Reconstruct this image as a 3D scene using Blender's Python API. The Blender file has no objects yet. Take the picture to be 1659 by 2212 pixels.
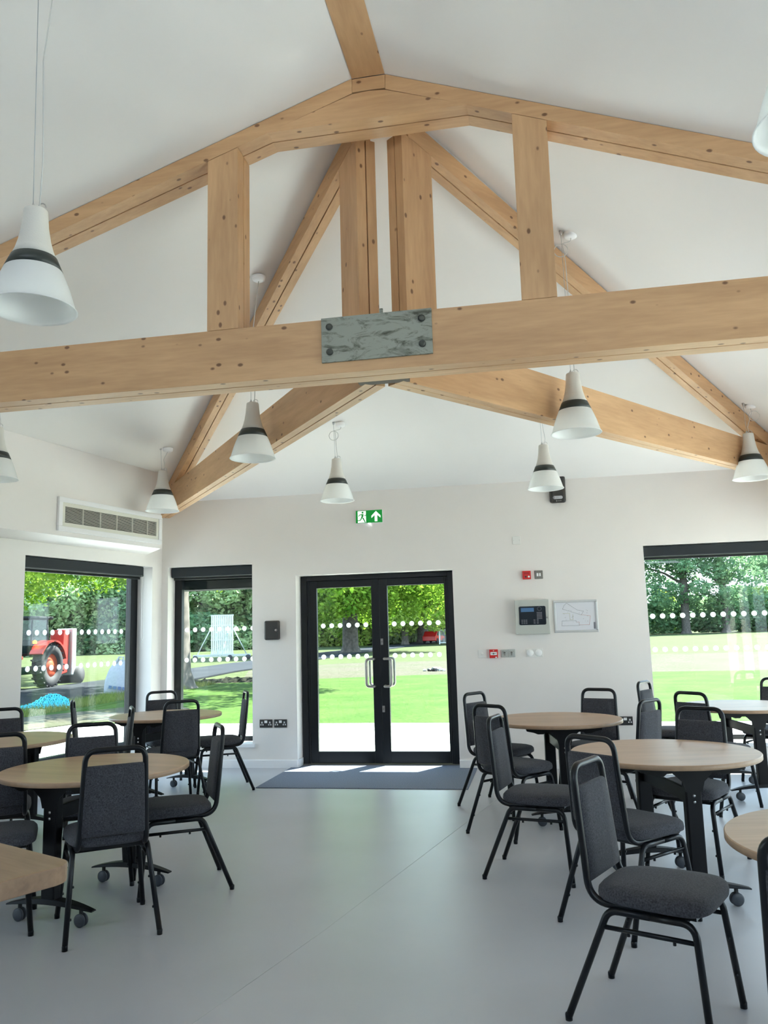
import bpy, bmesh, math, random
import numpy as np
from mathutils import Vector, Matrix
S = bpy.context.scene
COL = S.collection
PI = math.pi
R = math.radians

# ------------------------------------------------------------------ camera
cd = bpy.data.cameras.new('camera'); cam = bpy.data.objects.new('camera', cd); COL.objects.link(cam)
S.camera = cam
cd.sensor_fit = 'HORIZONTAL'; cd.sensor_width = 36.0; cd.lens = 36.0 * 1759.28 / 1659
cd.clip_end = 600; cd.clip_start = 0.05
pit, rol, yaw = R(8.40134), R(-1.58826), R(10.41711)
f_ = Vector((-math.sin(yaw) * math.cos(pit), math.cos(yaw) * math.cos(pit), math.sin(pit)))
r0 = Vector((math.cos(yaw), math.sin(yaw), 0)); u0 = r0.cross(f_)
r_ = r0 * math.cos(rol) + u0 * math.sin(rol); u_ = u0 * math.cos(rol) - r0 * math.sin(rol)
cam.matrix_world = Matrix(((r_.x, u_.x, -f_.x, 0), (r_.y, u_.y, -f_.y, 0), (r_.z, u_.z, -f_.z, 1.4), (0, 0, 0, 1)))

# ------------------------------------------------------------------ light
S.view_settings.view_transform = 'Standard'; S.view_settings.look = 'None'
S.view_settings.exposure = 1.85; S.view_settings.gamma = 1.0
try: S.view_settings.use_curve_mapping = False
except Exception: pass
w = bpy.data.worlds.new('sky'); S.world = w; w.use_nodes = True
nt = w.node_tree; nt.nodes.clear()
tc = nt.nodes.new('ShaderNodeTexCoord'); sx = nt.nodes.new('ShaderNodeSeparateXYZ')
nt.links.new(tc.outputs['Generated'], sx.inputs[0])
cr = nt.nodes.new('ShaderNodeValToRGB'); cr.color_ramp.elements[0].color = (0.80, 0.90, 1.0, 1)
cr.color_ramp.elements[1].color = (0.42, 0.66, 1.0, 1); cr.color_ramp.elements[1].position = 0.8
nt.links.new(sx.outputs[2], cr.inputs[0])
bg = nt.nodes.new('ShaderNodeBackground'); bg.inputs[1].default_value = 1.5
out = nt.nodes.new('ShaderNodeOutputWorld')
nt.links.new(cr.outputs[0], bg.inputs[0]); nt.links.new(bg.outputs[0], out.inputs[0])
sd = bpy.data.lights.new('sun', 'SUN'); sd.energy = 12.0; sd.angle = R(0.6); sd.color = (1.0, 0.95, 0.86)
sun = bpy.data.objects.new('sun', sd); COL.objects.link(sun)
sv = Vector((0.48 * math.cos(R(53)), 0.877 * math.cos(R(53)), math.sin(R(53))))
sun.rotation_euler = sv.to_track_quat('Z', 'Y').to_euler(); sun.location = (6, 14, 12)
S.cycles.max_bounces = 14; S.cycles.diffuse_bounces = 8; S.cycles.glossy_bounces = 4
S.cycles.transparent_max_bounces = 16; S.cycles.transmission_bounces = 6
S.cycles.sample_clamp_indirect = 6.0; S.cycles.caustics_reflective = False; S.cycles.caustics_refractive = False
S.cycles.use_denoising = True

# ------------------------------------------------------------------ materials
MATS = {}
def new_mat(name):
    m = bpy.data.materials.new(name); m.use_nodes = True; MATS[name] = m
    return m, m.node_tree, m.node_tree.nodes['Principled BSDF']
def plain(name, col, rough=0.5, metal=0.0, noise=0.0, scale=8.0, spec=None, bump=0.0, bscale=60.0):
    m, t, b = new_mat(name)
    b.inputs['Base Color'].default_value = (*col, 1); b.inputs['Roughness'].default_value = rough
    b.inputs['Metallic'].default_value = metal
    if spec is not None: b.inputs['Specular IOR Level'].default_value = spec
    if noise or bump:
        c = t.nodes.new('ShaderNodeTexCoord')
    if noise:
        n = t.nodes.new('ShaderNodeTexNoise'); n.inputs['Scale'].default_value = scale; n.inputs['Detail'].default_value = 4
        t.links.new(c.outputs['Object'], n.inputs['Vector'])
        r = t.nodes.new('ShaderNodeValToRGB')
        r.color_ramp.elements[0].position = 0.3; r.color_ramp.elements[1].position = 0.7
        r.color_ramp.elements[0].color = (*[max(0, x * (1 - noise)) for x in col], 1)
        r.color_ramp.elements[1].color = (*[min(1, x * (1 + noise)) for x in col], 1)
        t.links.new(n.outputs['Fac'], r.inputs[0]); t.links.new(r.outputs[0], b.inputs['Base Color'])
    if bump:
        n2 = t.nodes.new('ShaderNodeTexNoise'); n2.inputs['Scale'].default_value = bscale
        t.links.new(c.outputs['Object'], n2.inputs['Vector'])
        bp = t.nodes.new('ShaderNodeBump'); bp.inputs['Strength'].default_value = bump; bp.inputs['Distance'].default_value = 0.01
        t.links.new(n2.outputs['Fac'], bp.inputs['Height']); t.links.new(bp.outputs[0], b.inputs['Normal'])
    return m
def wood(name, axis, base, dark, knots=True, grain=1.0, scale=1.0, rough=0.5, kscale=4.2, stretch=0.12):
    """grain runs along the given object axis; small dark knots"""
    m, t, b = new_mat(name); b.inputs['Roughness'].default_value = rough
    c = t.nodes.new('ShaderNodeTexCoord')
    oi = t.nodes.new('ShaderNodeObjectInfo')
    mp = t.nodes.new('ShaderNodeMapping'); k = [1.0, 1.0, 1.0]; k[axis] = stretch
    mp.inputs['Scale'].default_value = [x * scale for x in k]
    ad = t.nodes.new('ShaderNodeVectorMath'); ad.operation = 'ADD'
    t.links.new(c.outputs['Object'], ad.inputs[0]); t.links.new(oi.outputs['Random'], ad.inputs[1])
    t.links.new(ad.outputs[0], mp.inputs[0])
    n1 = t.nodes.new('ShaderNodeTexNoise'); n1.inputs['Scale'].default_value = 9; n1.inputs['Detail'].default_value = 3
    n1.inputs['Distortion'].default_value = 0.6
    n2 = t.nodes.new('ShaderNodeTexNoise'); n2.inputs['Scale'].default_value = 55; n2.inputs['Detail'].default_value = 2
    t.links.new(mp.outputs[0], n1.inputs['Vector']); t.links.new(mp.outputs[0], n2.inputs['Vector'])
    mx = t.nodes.new('ShaderNodeMath'); mx.operation = 'MULTIPLY_ADD'; mx.inputs[1].default_value = 0.45
    t.links.new(n2.outputs['Fac'], mx.inputs[0]); t.links.new(n1.outputs['Fac'], mx.inputs[2])
    r = t.nodes.new('ShaderNodeValToRGB')
    r.color_ramp.elements[0].position = 0.5; r.color_ramp.elements[1].position = 0.95
    d2 = [a + (bb - a) * 0.4 * grain for a, bb in zip(base, dark)]
    r.color_ramp.elements[0].color = (*base, 1); r.color_ramp.elements[1].color = (*d2, 1)
    t.links.new(mx.outputs[0], r.inputs[0]); last = r.outputs[0]
    if knots:
        mk = t.nodes.new('ShaderNodeMapping'); kk = [1.0, 1.0, 1.0]; kk[axis] = 0.62
        mk.inputs['Scale'].default_value = kk; t.links.new(ad.outputs[0], mk.inputs[0])
        v = t.nodes.new('ShaderNodeTexVoronoi'); v.inputs['Scale'].default_value = kscale * 3.0; v.inputs['Randomness'].default_value = 1
        t.links.new(mk.outputs[0], v.inputs['Vector'])
        kr = t.nodes.new('ShaderNodeValToRGB')
        kr.color_ramp.elements[0].position = 0.085; kr.color_ramp.elements[0].color = (1, 1, 1, 1)
        kr.color_ramp.elements[1].position = 0.145; kr.color_ramp.elements[1].color = (0, 0, 0, 1)
        t.links.new(v.outputs['Distance'], kr.inputs[0])
        mm = t.nodes.new('ShaderNodeMixRGB'); mm.inputs[2].default_value = (dark[0] * 0.45, dark[1] * 0.38, dark[2] * 0.35, 1)
        ml = t.nodes.new('ShaderNodeMath'); ml.operation = 'MULTIPLY'; ml.inputs[1].default_value = 0.85
        t.links.new(kr.outputs[0], ml.inputs[0]); t.links.new(ml.outputs[0], mm.inputs[0]); t.links.new(last, mm.inputs[1])
        last = mm.outputs[0]
    t.links.new(last, b.inputs['Base Color'])
    return m
def glass_mat(name, tint=(0.93, 0.98, 0.97)):
    m = bpy.data.materials.new(name); m.use_nodes = True; MATS[name] = m; t = m.node_tree; t.nodes.clear()
    o = t.nodes.new('ShaderNodeOutputMaterial'); tr = t.nodes.new('ShaderNodeBsdfTransparent'); tr.inputs[0].default_value = (*tint, 1)
    g = t.nodes.new('ShaderNodeBsdfGlossy'); g.inputs['Roughness'].default_value = 0.0
    lw = t.nodes.new('ShaderNodeLayerWeight'); lw.inputs[0].default_value = 0.5
    pw_ = t.nodes.new('ShaderNodeMath'); pw_.operation = 'POWER'; pw_.inputs[1].default_value = 5.0
    ma = t.nodes.new('ShaderNodeMath'); ma.operation = 'MULTIPLY_ADD'; ma.inputs[1].default_value = 0.9; ma.inputs[2].default_value = 0.035
    t.links.new(lw.outputs['Facing'], pw_.inputs[0]); t.links.new(pw_.outputs[0], ma.inputs[0])
    mx = t.nodes.new('ShaderNodeMixShader'); t.links.new(ma.outputs[0], mx.inputs[0])
    t.links.new(tr.outputs[0], mx.inputs[1]); t.links.new(g.outputs[0], mx.inputs[2]); t.links.new(mx.outputs[0], o.inputs[0])
    return m
def leaf_mat(name, a, b_, tr=0.35):
    m = bpy.data.materials.new(name); m.use_nodes = True; MATS[name] = m; t = m.node_tree; t.nodes.clear()
    o = t.nodes.new('ShaderNodeOutputMaterial'); c = t.nodes.new('ShaderNodeTexCoord')
    n = t.nodes.new('ShaderNodeTexNoise'); n.inputs['Scale'].default_value = 1.1; n.inputs['Detail'].default_value = 8
    n.inputs['Roughness'].default_value = 0.7
    t.links.new(c.outputs['Object'], n.inputs['Vector'])
    r = t.nodes.new('ShaderNodeValToRGB'); r.color_ramp.elements[0].position = 0.38; r.color_ramp.elements[1].position = 0.62
    r.color_ramp.elements[0].color = (*a, 1); r.color_ramp.elements[1].color = (*b_, 1)
    t.links.new(n.outputs['Fac'], r.inputs[0])
    d = t.nodes.new('ShaderNodeBsdfDiffuse'); l = t.nodes.new('ShaderNodeBsdfTranslucent')
    t.links.new(r.outputs[0], d.inputs[0]); t.links.new(r.outputs[0], l.inputs[0])
    mx = t.nodes.new('ShaderNodeMixShader'); mx.inputs[0].default_value = tr
    t.links.new(d.outputs[0], mx.inputs[1]); t.links.new(l.outputs[0], mx.inputs[2]); t.links.new(mx.outputs[0], o.inputs[0])
    return m
def ground_mat(name, cols, scales, rough=0.95):
    m, t, b = new_mat(name); b.inputs['Roughness'].default_value = rough; b.inputs['Specular IOR Level'].default_value = 0.1
    c = t.nodes.new('ShaderNodeTexCoord'); last = None
    for i, s in enumerate(scales):
        n = t.nodes.new('ShaderNodeTexNoise'); n.inputs['Scale'].default_value = s; n.inputs['Detail'].default_value = 5
        t.links.new(c.outputs['Object'], n.inputs['Vector'])
        r = t.nodes.new('ShaderNodeValToRGB'); r.color_ramp.elements[0].position = 0.35; r.color_ramp.elements[1].position = 0.65
        if i == 0:
            r.color_ramp.elements[0].color = (*cols[0], 1); r.color_ramp.elements[1].color = (*cols[1], 1)
            t.links.new(n.outputs['Fac'], r.inputs[0]); last = r.outputs[0]
        else:
            r.color_ramp.elements[0].color = (0.55, 0.6, 0.5, 1); r.color_ramp.elements[1].color = (1, 1, 1, 1)
            t.links.new(n.outputs['Fac'], r.inputs[0])
            mm = t.nodes.new('ShaderNodeMixRGB'); mm.blend_type = 'MULTIPLY'; mm.inputs[0].default_value = 1
            t.links.new(last, mm.inputs[1]); t.links.new(r.outputs[0], mm.inputs[2]); last = mm.outputs[0]
    t.links.new(last, b.inputs['Base Color'])
    return m

M_wall = plain('wall_paint', (0.80, 0.765, 0.735), 0.75, noise=0.01, scale=3, bump=0.05, bscale=150)
M_ceil = plain('ceiling_paint', (0.845, 0.825, 0.80), 0.8, noise=0.01, scale=2)
M_trim = plain('white_gloss_trim', (0.84, 0.84, 0.85), 0.35)
M_floor = plain('grey_vinyl', (0.455, 0.46, 0.485), 0.36, noise=0.05, scale=1.3, bump=0.03, bscale=220, spec=0.6)
M_seam = plain('floor_seam', (0.41, 0.43, 0.43), 0.5)
PINE = (0.64, 0.395, 0.205); PDK = (0.27, 0.125, 0.05)
M_wx = wood('pine_along_x', 0, PINE, PDK); M_wz = wood('pine_along_z', 2, PINE, PDK)
M_wy = wood('pine_along_y', 1, PINE, PDK)
M_top = wood('oak_laminate', 0, (0.50, 0.335, 0.215), (0.24, 0.145, 0.08), knots=False, grain=1.3, scale=0.8, rough=0.38, stretch=0.1)
M_edge = plain('oak_edge', (0.34, 0.225, 0.14), 0.4, noise=0.08, scale=30)
M_slab = wood('rustic_oak', 0, (0.33, 0.205, 0.12), (0.12, 0.065, 0.035), knots=True, grain=1.6, rough=0.45, kscale=1.6)
M_black = plain('black_powder_coat', (0.003, 0.004, 0.006), 0.30, spec=0.35)
M_blk2 = plain('table_black_metal', (0.003, 0.003, 0.004), 0.45, spec=0.2)
M_fab = plain('charcoal_fabric', (0.050, 0.051, 0.060), 0.9, noise=0.55, scale=170, spec=0.25, bump=0.3, bscale=400)
MATS['charcoal_fabric'].node_tree.nodes['Principled BSDF'].inputs['Sheen Weight'].default_value = 0.10
M_rub = plain('black_rubber', (0.02, 0.02, 0.02), 0.7)
M_cast = plain('castor_grey', (0.045, 0.052, 0.065), 0.4)
M_bolt = plain('steel_bolt', (0.55, 0.55, 0.55), 0.3, 1.0)
M_frame = plain('anthracite_frame', (0.006, 0.0075, 0.0095), 0.38, spec=0.35)
M_glass = glass_mat('window_glass')
m, t, b = new_mat('frosted_dot'); b.inputs['Base Color'].default_value = (0.9, 0.93, 0.96, 1)
tl = t.nodes.new('ShaderNodeBsdfTranslucent'); tl.inputs[0].default_value = (0.95, 0.97, 1, 1)
mx = t.nodes.new('ShaderNodeMixShader'); mx.inputs[0].default_value = 0.75
o_ = t.nodes['Material Output']; t.links.new(b.outputs[0], mx.inputs[1]); t.links.new(tl.outputs[0], mx.inputs[2]); t.links.new(mx.outputs[0], o_.inputs[0])
M_dot = m
M_steel = plain('brushed_stainless', (0.34, 0.32, 0.30), 0.42, 1.0)
M_sill = plain('sill_board', (0.82, 0.83, 0.85), 0.35)
M_white = plain('white_plastic', (0.78, 0.77, 0.74), 0.4)
M_wbright = plain('bright_white_plastic', (0.88, 0.88, 0.88), 0.35)
M_cream = plain('cream_grille', (0.72, 0.71, 0.63), 0.45)
M_dark = plain('dark_void', (0.012, 0.012, 0.012), 0.8)
M_blind = plain('slate_blind_box', (0.020, 0.025, 0.030), 0.5, spec=0.3)
M_red = plain('red_plastic', (0.62, 0.015, 0.01), 0.35)
M_gry = plain('grey_metal_plate', (0.21, 0.20, 0.18), 0.4, 0.3)
M_lgry = plain('light_grey_plate', (0.45, 0.47, 0.45), 0.45)
M_pgry = plain('panel_grey', (0.50, 0.52, 0.48), 0.5)
M_screen = plain('panel_screen', (0.008, 0.014, 0.02), 0.2)
M_lcd = plain('blue_lcd', (0.06, 0.16, 0.33), 0.3)
M_alu = plain('silver_frame', (0.60, 0.61, 0.60), 0.35, 0.5)
M_paper = plain('paper', (0.72, 0.73, 0.78), 0.8)
M_ink = plain('grey_ink', (0.25, 0.25, 0.28), 0.8); M_inkr = plain('red_ink', (0.55, 0.22, 0.2), 0.8)
M_inky = plain('olive_ink', (0.45, 0.42, 0.2), 0.8)
M_lcap = plain('lamp_cream_neck', (0.66, 0.64, 0.59), 0.5, bump=0.1, bscale=200)
M_lband = plain('lamp_dark_band', (0.025, 0.032, 0.028), 0.4)
M_cable = plain('pale_cable', (0.62, 0.62, 0.6), 0.5)
M_mat = plain('grey_blue_carpet', (0.165, 0.19, 0.25), 0.95, noise=0.3, scale=120, bump=0.5, bscale=300)
M_charc = plain('charcoal_metal', (0.035, 0.033, 0.031), 0.45)
# opal lamp diffuser
m, t, b = new_mat('opal_diffuser'); b.inputs['Base Color'].default_value = (0.93, 0.93, 0.92, 1); b.inputs['Roughness'].default_value = 0.25
tl = t.nodes.new('ShaderNodeBsdfTranslucent'); tl.inputs[0].default_value = (0.9, 0.92, 0.92, 1)
mx = t.nodes.new('ShaderNodeMixShader'); mx.inputs[0].default_value = 0.45
o_ = t.nodes['Material Output']; t.links.new(b.outputs[0], mx.inputs[1]); t.links.new(tl.outputs[0], mx.inputs[2]); t.links.new(mx.outputs[0], o_.inputs[0])
M_opal = m
# galvanised, scuffed plate
m, t, b = new_mat('scuffed_galvanised'); b.inputs['Roughness'].default_value = 0.55; b.inputs['Metallic'].default_value = 0.25
c = t.nodes.new('ShaderNodeTexCoord'); mp = t.nodes.new('ShaderNodeMapping'); mp.inputs['Rotation'].default_value = (0, 0.6, 0); mp.inputs['Scale'].default_value = (2, 2, 5)
n = t.nodes.new('ShaderNodeTexNoise'); n.inputs['Scale'].default_value = 3.2; n.inputs['Detail'].default_value = 9; n.inputs['Roughness'].default_value = 0.72; n.inputs['Distortion'].default_value = 1.2
t.links.new(c.outputs['Object'], mp.inputs[0]); t.links.new(mp.outputs[0], n.inputs['Vector'])
rr = t.nodes.new('ShaderNodeValToRGB'); rr.color_ramp.elements[0].position = 0.36; rr.color_ramp.elements[0].color = (0.075, 0.078, 0.055, 1)
rr.color_ramp.elements[1].position = 0.50; rr.color_ramp.elements[1].color = (0.30, 0.315, 0.27, 1)
t.links.new(n.outputs['Fac'], rr.inputs[0]); t.links.new(rr.outputs[0], b.inputs['Base Color']); M_galv = m
M_plbolt = plain('dark_bolt_head', (0.075, 0.08, 0.07), 0.5, 0.4)
def emis(name, col, st):
    m, t, b = new_mat(name); b.inputs['Base Color'].default_value = (*col, 1)
    b.inputs['Emission Color'].default_value = (*col, 1); b.inputs['Emission Strength'].default_value = st
    return m
M_sgreen = emis('exit_sign_green', (0.0, 0.17, 0.02), 0.25); M_swhite = emis('exit_sign_white', (0.8, 0.85, 0.8), 0.45)
M_led = emis('led_white', (0.9, 0.95, 1.0), 0.8)
# outside
M_pave = ground_mat('pale_paving', ((0.72, 0.70, 0.67), (0.78, 0.76, 0.73)), (2.0, 60))
M_lawn = ground_mat('bright_lawn', ((0.035, 0.082, 0.010), (0.055, 0.095, 0.018)), (0.9, 18))
M_field = ground_mat('pale_field', ((0.062, 0.078, 0.030), (0.070, 0.083, 0.036)), (0.15, 5))
M_earth = ground_mat('dry_earth', ((0.085, 0.073, 0.058), (0.072, 0.072, 0.045)), (0.5, 12))
M_soil = ground_mat('dark_soil', ((0.012, 0.014, 0.008), (0.03, 0.027, 0.02)), (1.5, 14))
M_road = ground_mat('grey_tarmac', ((0.022, 0.025, 0.034), (0.032, 0.035, 0.045)), (0.4, 25))
M_shade = ground_mat('woodland_grass', ((0.06, 0.15, 0.03), (0.12, 0.22, 0.05)), (0.5, 8))
M_leafA = leaf_mat('beech_leaves', (0.075, 0.19, 0.018), (0.30, 0.44, 0.055), 0.45)
M_leafB = leaf_mat('willow_leaves', (0.26, 0.40, 0.17), (0.56, 0.66, 0.38), 0.5)
M_leafC = leaf_mat('dark_leaves', (0.08, 0.18, 0.09), (0.26, 0.40, 0.20), 0.5)
M_leafD = leaf_mat('yellow_green_leaves', (0.17, 0.31, 0.045), (0.50, 0.58, 0.15), 0.45)
M_bark = plain('bark', (0.10, 0.085, 0.075), 0.9, noise=0.45, scale=5)
M_tyre = plain('tyre', (0.025, 0.025, 0.03), 0.8); M_tred = plain('tractor_red', (0.42, 0.03, 0.02), 0.4)
M_torange = plain('wheel_rim_red', (0.55, 0.08, 0.03), 0.45); M_tgrn = plain('tractor_dark_green', (0.02, 0.09, 0.05), 0.5)
M_beacon = emis('amber_beacon', (1.0, 0.25, 0.01), 3.0)
M_bag = plain('woven_bag', (0.30, 0.32, 0.38), 0.8, noise=0.08, scale=20)
M_blue = plain('blue_netting', (0.05, 0.48, 0.56), 0.6)
M_pwhite = plain('painted_white_timber', (0.62, 0.65, 0.67), 0.5)
M_zinc = plain('zinc_frame', (0.45, 0.48, 0.5), 0.4, 0.4)
M_fascia = plain('dark_fascia', (0.006, 0.008, 0.010), 0.6, spec=0.2)
M_brick = plain('pale_render', (0.5, 0.47, 0.42), 0.8)

# ------------------------------------------------------------------ mesh helpers
class MB:
    def __init__(s): s.v = []; s.f = []; s.sm = []
    def add(s, vs, fs, smooth=False):
        o = len(s.v); s.v += [tuple(v) for v in vs]; s.f += [tuple(i + o for i in f) for f in fs]; s.sm += [smooth] * len(fs); return s
    def box(s, x0, x1, y0, y1, z0, z1):
        vs = [(x, y, z) for z in (z0, z1) for y in (y0, y1) for x in (x0, x1)]
        return s.add(vs, [(0, 2, 3, 1), (4, 5, 7, 6), (0, 1, 5, 4), (2, 6, 7, 3), (0, 4, 6, 2), (1, 3, 7, 5)])
    def prism(s, poly, axis, a, b):
        """poly: 2-D outline; axis 1 -> poly in xz extruded along y a..b; axis 0 -> yz along x; axis 2 -> xy along z"""
        def P(p, h): return (p[0], h, p[1]) if axis == 1 else ((h, p[0], p[1]) if axis == 0 else (p[0], p[1], h))
        n = len(poly); vs = [P(p, a) for p in poly] + [P(p, b) for p in poly]
        fs = [tuple(range(n)), tuple(range(2 * n - 1, n - 1, -1))] + [(i, i + n, (i + 1) % n + n, (i + 1) % n) for i in range(n)]
        return s.add(vs, fs)
    def tube(s, pts, r, n=10, caps=True):
        pts = [Vector(p) for p in pts]; rs = r if isinstance(r, (list, tuple)) else [r] * len(pts)
        T = []
        for i in range(len(pts)):
            d = pts[min(i + 1, len(pts) - 1)] - pts[max(i - 1, 0)]; T.append(d.normalized())
        up = Vector((0, 0, 1)) if abs(T[0].z) < 0.9 else Vector((1, 0, 0))
        nrm = T[0].cross(up).normalized(); vs = []
        for i, p in enumerate(pts):
            nrm = (nrm - T[i] * nrm.dot(T[i])).normalized(); bn = T[i].cross(nrm)
            for k in range(n):
                a = 2 * PI * k / n; vs.append(p + (nrm * math.cos(a) + bn * math.sin(a)) * rs[i])
        fs = [(i * n + k, i * n + (k + 1) % n, (i + 1) * n + (k + 1) % n, (i + 1) * n + k) for i in range(len(pts) - 1) for k in range(n)]
        s.add(vs, fs, True)
        if caps:
            o = len(s.v) - len(vs)
            s.f += [tuple(o + k for k in range(n - 1, -1, -1)), tuple(o + (len(pts) - 1) * n + k for k in range(n))]; s.sm += [False, False]
        return s
    def lathe(s, prof, c=(0, 0, 0), n=32, axis=2, smooth=True):
        """prof: (radius, height)"""
        vs = []
        for r, h in prof:
            for k in range(n):
                a = 2 * PI * k / n; x, y = r * math.cos(a), r * math.sin(a)
                p = (x, y, h) if axis == 2 else ((h, x, y) if axis == 0 else (x, h, y))
                vs.append((p[0] + c[0], p[1] + c[1], p[2] + c[2]))
        fs = [(i * n + k, i * n + (k + 1) % n, (i + 1) * n + (k + 1) % n, (i + 1) * n + k) for i in range(len(prof) - 1) for k in range(n)]
        return s.add(vs, fs, smooth)
    def disc(s, c, r, axis, n=20, h=0.001):
        return s.lathe([(0.0001, 0), (r, 0), (r, h), (0.0001, h)], c, n, axis, False)
    def build(s, name, mat, parent=None, bevel=0.0, seg=2, loc=None, rotz=0, sub=0, fix=True):
        me = bpy.data.meshes.new(name); me.from_pydata(s.v, [], s.f); me.update()
        me.polygons.foreach_set('use_smooth', s.sm)
        if fix:
            bm = bmesh.new(); bm.from_mesh(me); bmesh.ops.recalc_face_normals(bm, faces=bm.faces); bm.to_mesh(me); bm.free()
        me.materials.append(mat)
        o = bpy.data.objects.new(name, me); COL.objects.link(o)
        if parent is not None: o.parent = parent
        if loc is not None: o.location = loc
        if rotz: o.rotation_euler = (0, 0, rotz)
        if bevel:
            md = o.modifiers.new('bevel', 'BEVEL'); md.width = bevel; md.segments = seg; md.limit_method = 'ANGLE'; md.angle_limit = R(40)
        return o
def fillet(pts, rad, n=6):
    pts = [Vector(p) for p in pts]; rads = rad if isinstance(rad, (list, tuple)) else [rad] * len(pts); out = [pts[0]]
    for i in range(1, len(pts) - 1):
        a, b, c = pts[i - 1], pts[i], pts[i + 1]; d1 = (a - b).normalized(); d2 = (c - b).normalized()
        ang = d1.angle(d2); t = min(rads[i] / math.tan(ang / 2), (a - b).length * 0.49, (c - b).length * 0.49)
        p1, p2 = b + d1 * t, b + d2 * t
        for k in range(n + 1):
            u = k / n; out.append(p1 * (1 - u) ** 2 + b * 2 * u * (1 - u) + p2 * u * u)
    out.append(pts[-1]); return out
def empty(name, loc=(0, 0, 0), rotz=0, label=None, cat=None, group=None, kind=None):
    o = bpy.data.objects.new(name, None); COL.objects.link(o); o.location = loc; o.rotation_euler = (0, 0, rotz)
    o.empty_display_size = 0.1
    return tag(o, label, cat, group, kind)
def tag(o, label=None, cat=None, group=None, kind=None):
    if label: o['label'] = label
    if cat: o['category'] = cat
    if group: o['group'] = group
    if kind: o['kind'] = kind
    return o
KIDS = {}
def copy_tree(o, parent=None):
    c = o.copy(); COL.objects.link(c); c.parent = parent
    for ch in list(o.children): copy_tree(ch, c)
    return c
def struct(o): o['kind'] = 'structure'; return o

# ------------------------------------------------------------------ room shell
D = 8.63; WT = 0.36; AX, AY, AZ = -0.76, 4.115, 4.47
CL = Vector((-4.17, 8.63, 2.94)); CR = Vector((2.65, 8.63, 2.94))
TL = Vector((-5.152, 4.115, 2.99)); TR = Vector((3.632, 4.115, 2.85)); YB = -3.2
AP = Vector((AX, AY, AZ))
# wall with rectangular openings, built in a local frame: x along wall, y outward, z up
def wall(name, length, height, holes, loc, rotz, thick=WT, top=None, mat=M_wall):
    """holes: (x0,x1,z0,z1); top: function x->z or None"""
    xs = sorted({0, length, *[h[0] for h in holes], *[h[1] for h in holes]})
    b = MB()
    tf = top or (lambda x: height)
    for a, c in zip(xs[:-1], xs[1:]):
        hs = sorted([h for h in holes if h[0] <= a + 1e-6 and h[1] >= c - 1e-6], key=lambda h: h[2]); z = 0.0
        for h in hs:
            if h[2] > z + 1e-4: b.prism([(a, z), (c, z), (c, h[2]), (a, h[2])], 1, 0, thick)
            z = h[3]
        b.prism([(a, z), (c, z), (c, tf(c)), (a, tf(a))], 1, 0, thick)
    return struct(b.build(name, mat, loc=loc, rotz=rotz))
DO = (-2.595, -0.868, 2.043)
W2 = (-4.094, -3.096, 0.225, 2.193); W3 = (1.092, 2.40, 0.225, 2.205)
# back wall, local x = world x + 4.17
wall('wall_back', 6.82, 2.99, [(W2[0] + 4.17, W2[1] + 4.17, W2[2], W2[3]), (DO[0] + 4.17, DO[1] + 4.17, 0, DO[2]), (W3[0] + 4.17, W3[1] + 4.17, W3[2], W3[3])], (-4.17, D, 0), 0)
AL = R(12.24)
LW = 4.62  # length of slanted side walls
# left slanted wall: local x runs from near end (TL) to the corner, outward = left
dl = Vector((CL.x - TL.x, CL.y - TL.y, 0)); AL = math.atan2(dl.x, dl.y); LW = dl.length
S0, S1 = 0.165, 1.96
wall('wall_left', LW, 3.0, [(LW - S1, LW - S0, 0.225, 2.193)], (TL.x, TL.y, 0), PI / 2 - AL, top=lambda x: 3.04)
# right slanted wall: local x from corner CR toward the near end
dr = Vector((TR.x - CR.x, TR.y - CR.y, 0)); AR = math.atan2(dr.y, dr.x); RW = dr.length
wall('wall_right', RW, 3.0, [(0.3, 2.0, 0.225, 2.193), (2.3, 4.1, 0.225, 2.193)], (CR.x, CR.y, 0), AR, top=lambda x: 3.0)
# near part of the hall
wall('wall_left_near', AY - YB, 3.04, [(4.6, 6.2, 0.225, 2.2)], (TL.x, YB, 0), PI / 2)
wall('wall_right_near', AY - YB, 2.9, [(0.3, 3.6, 0.225, 2.2)], (TR.x, AY, 0), -PI / 2)
wall('wall_rear', TR.x - TL.x, 3.0, [], (TR.x, YB, 0), PI,  # unseen wall, coloured dark to cut light bouncing onto the near ceiling
     mat=plain('light_absorbing_wall', (0.16, 0.17, 0.19), 0.6), top=lambda x: (2.88 + (4.5 - 2.88) * x / (TR.x - AX)) if x <= TR.x - AX else (3.02 + (4.5 - 3.02) * (TR.x - TL.x - x) / (AX - TL.x)))
struct(MB().box(-7, 6, YB - 0.5, D + 0.34, -0.25, 0.0).build('floor', M_floor))
# welded floor joint
b = MB(); b.tube([(-1.62, 1.6, 0.0), (-1.325, 3.034, 0.0), (-1.084, 4.008, 0), (-0.64, 6.066, 0), (-0.34, 7.45, 0)], 0.0012, 6)
struct(b.build('trim_1', M_seam))
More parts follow.
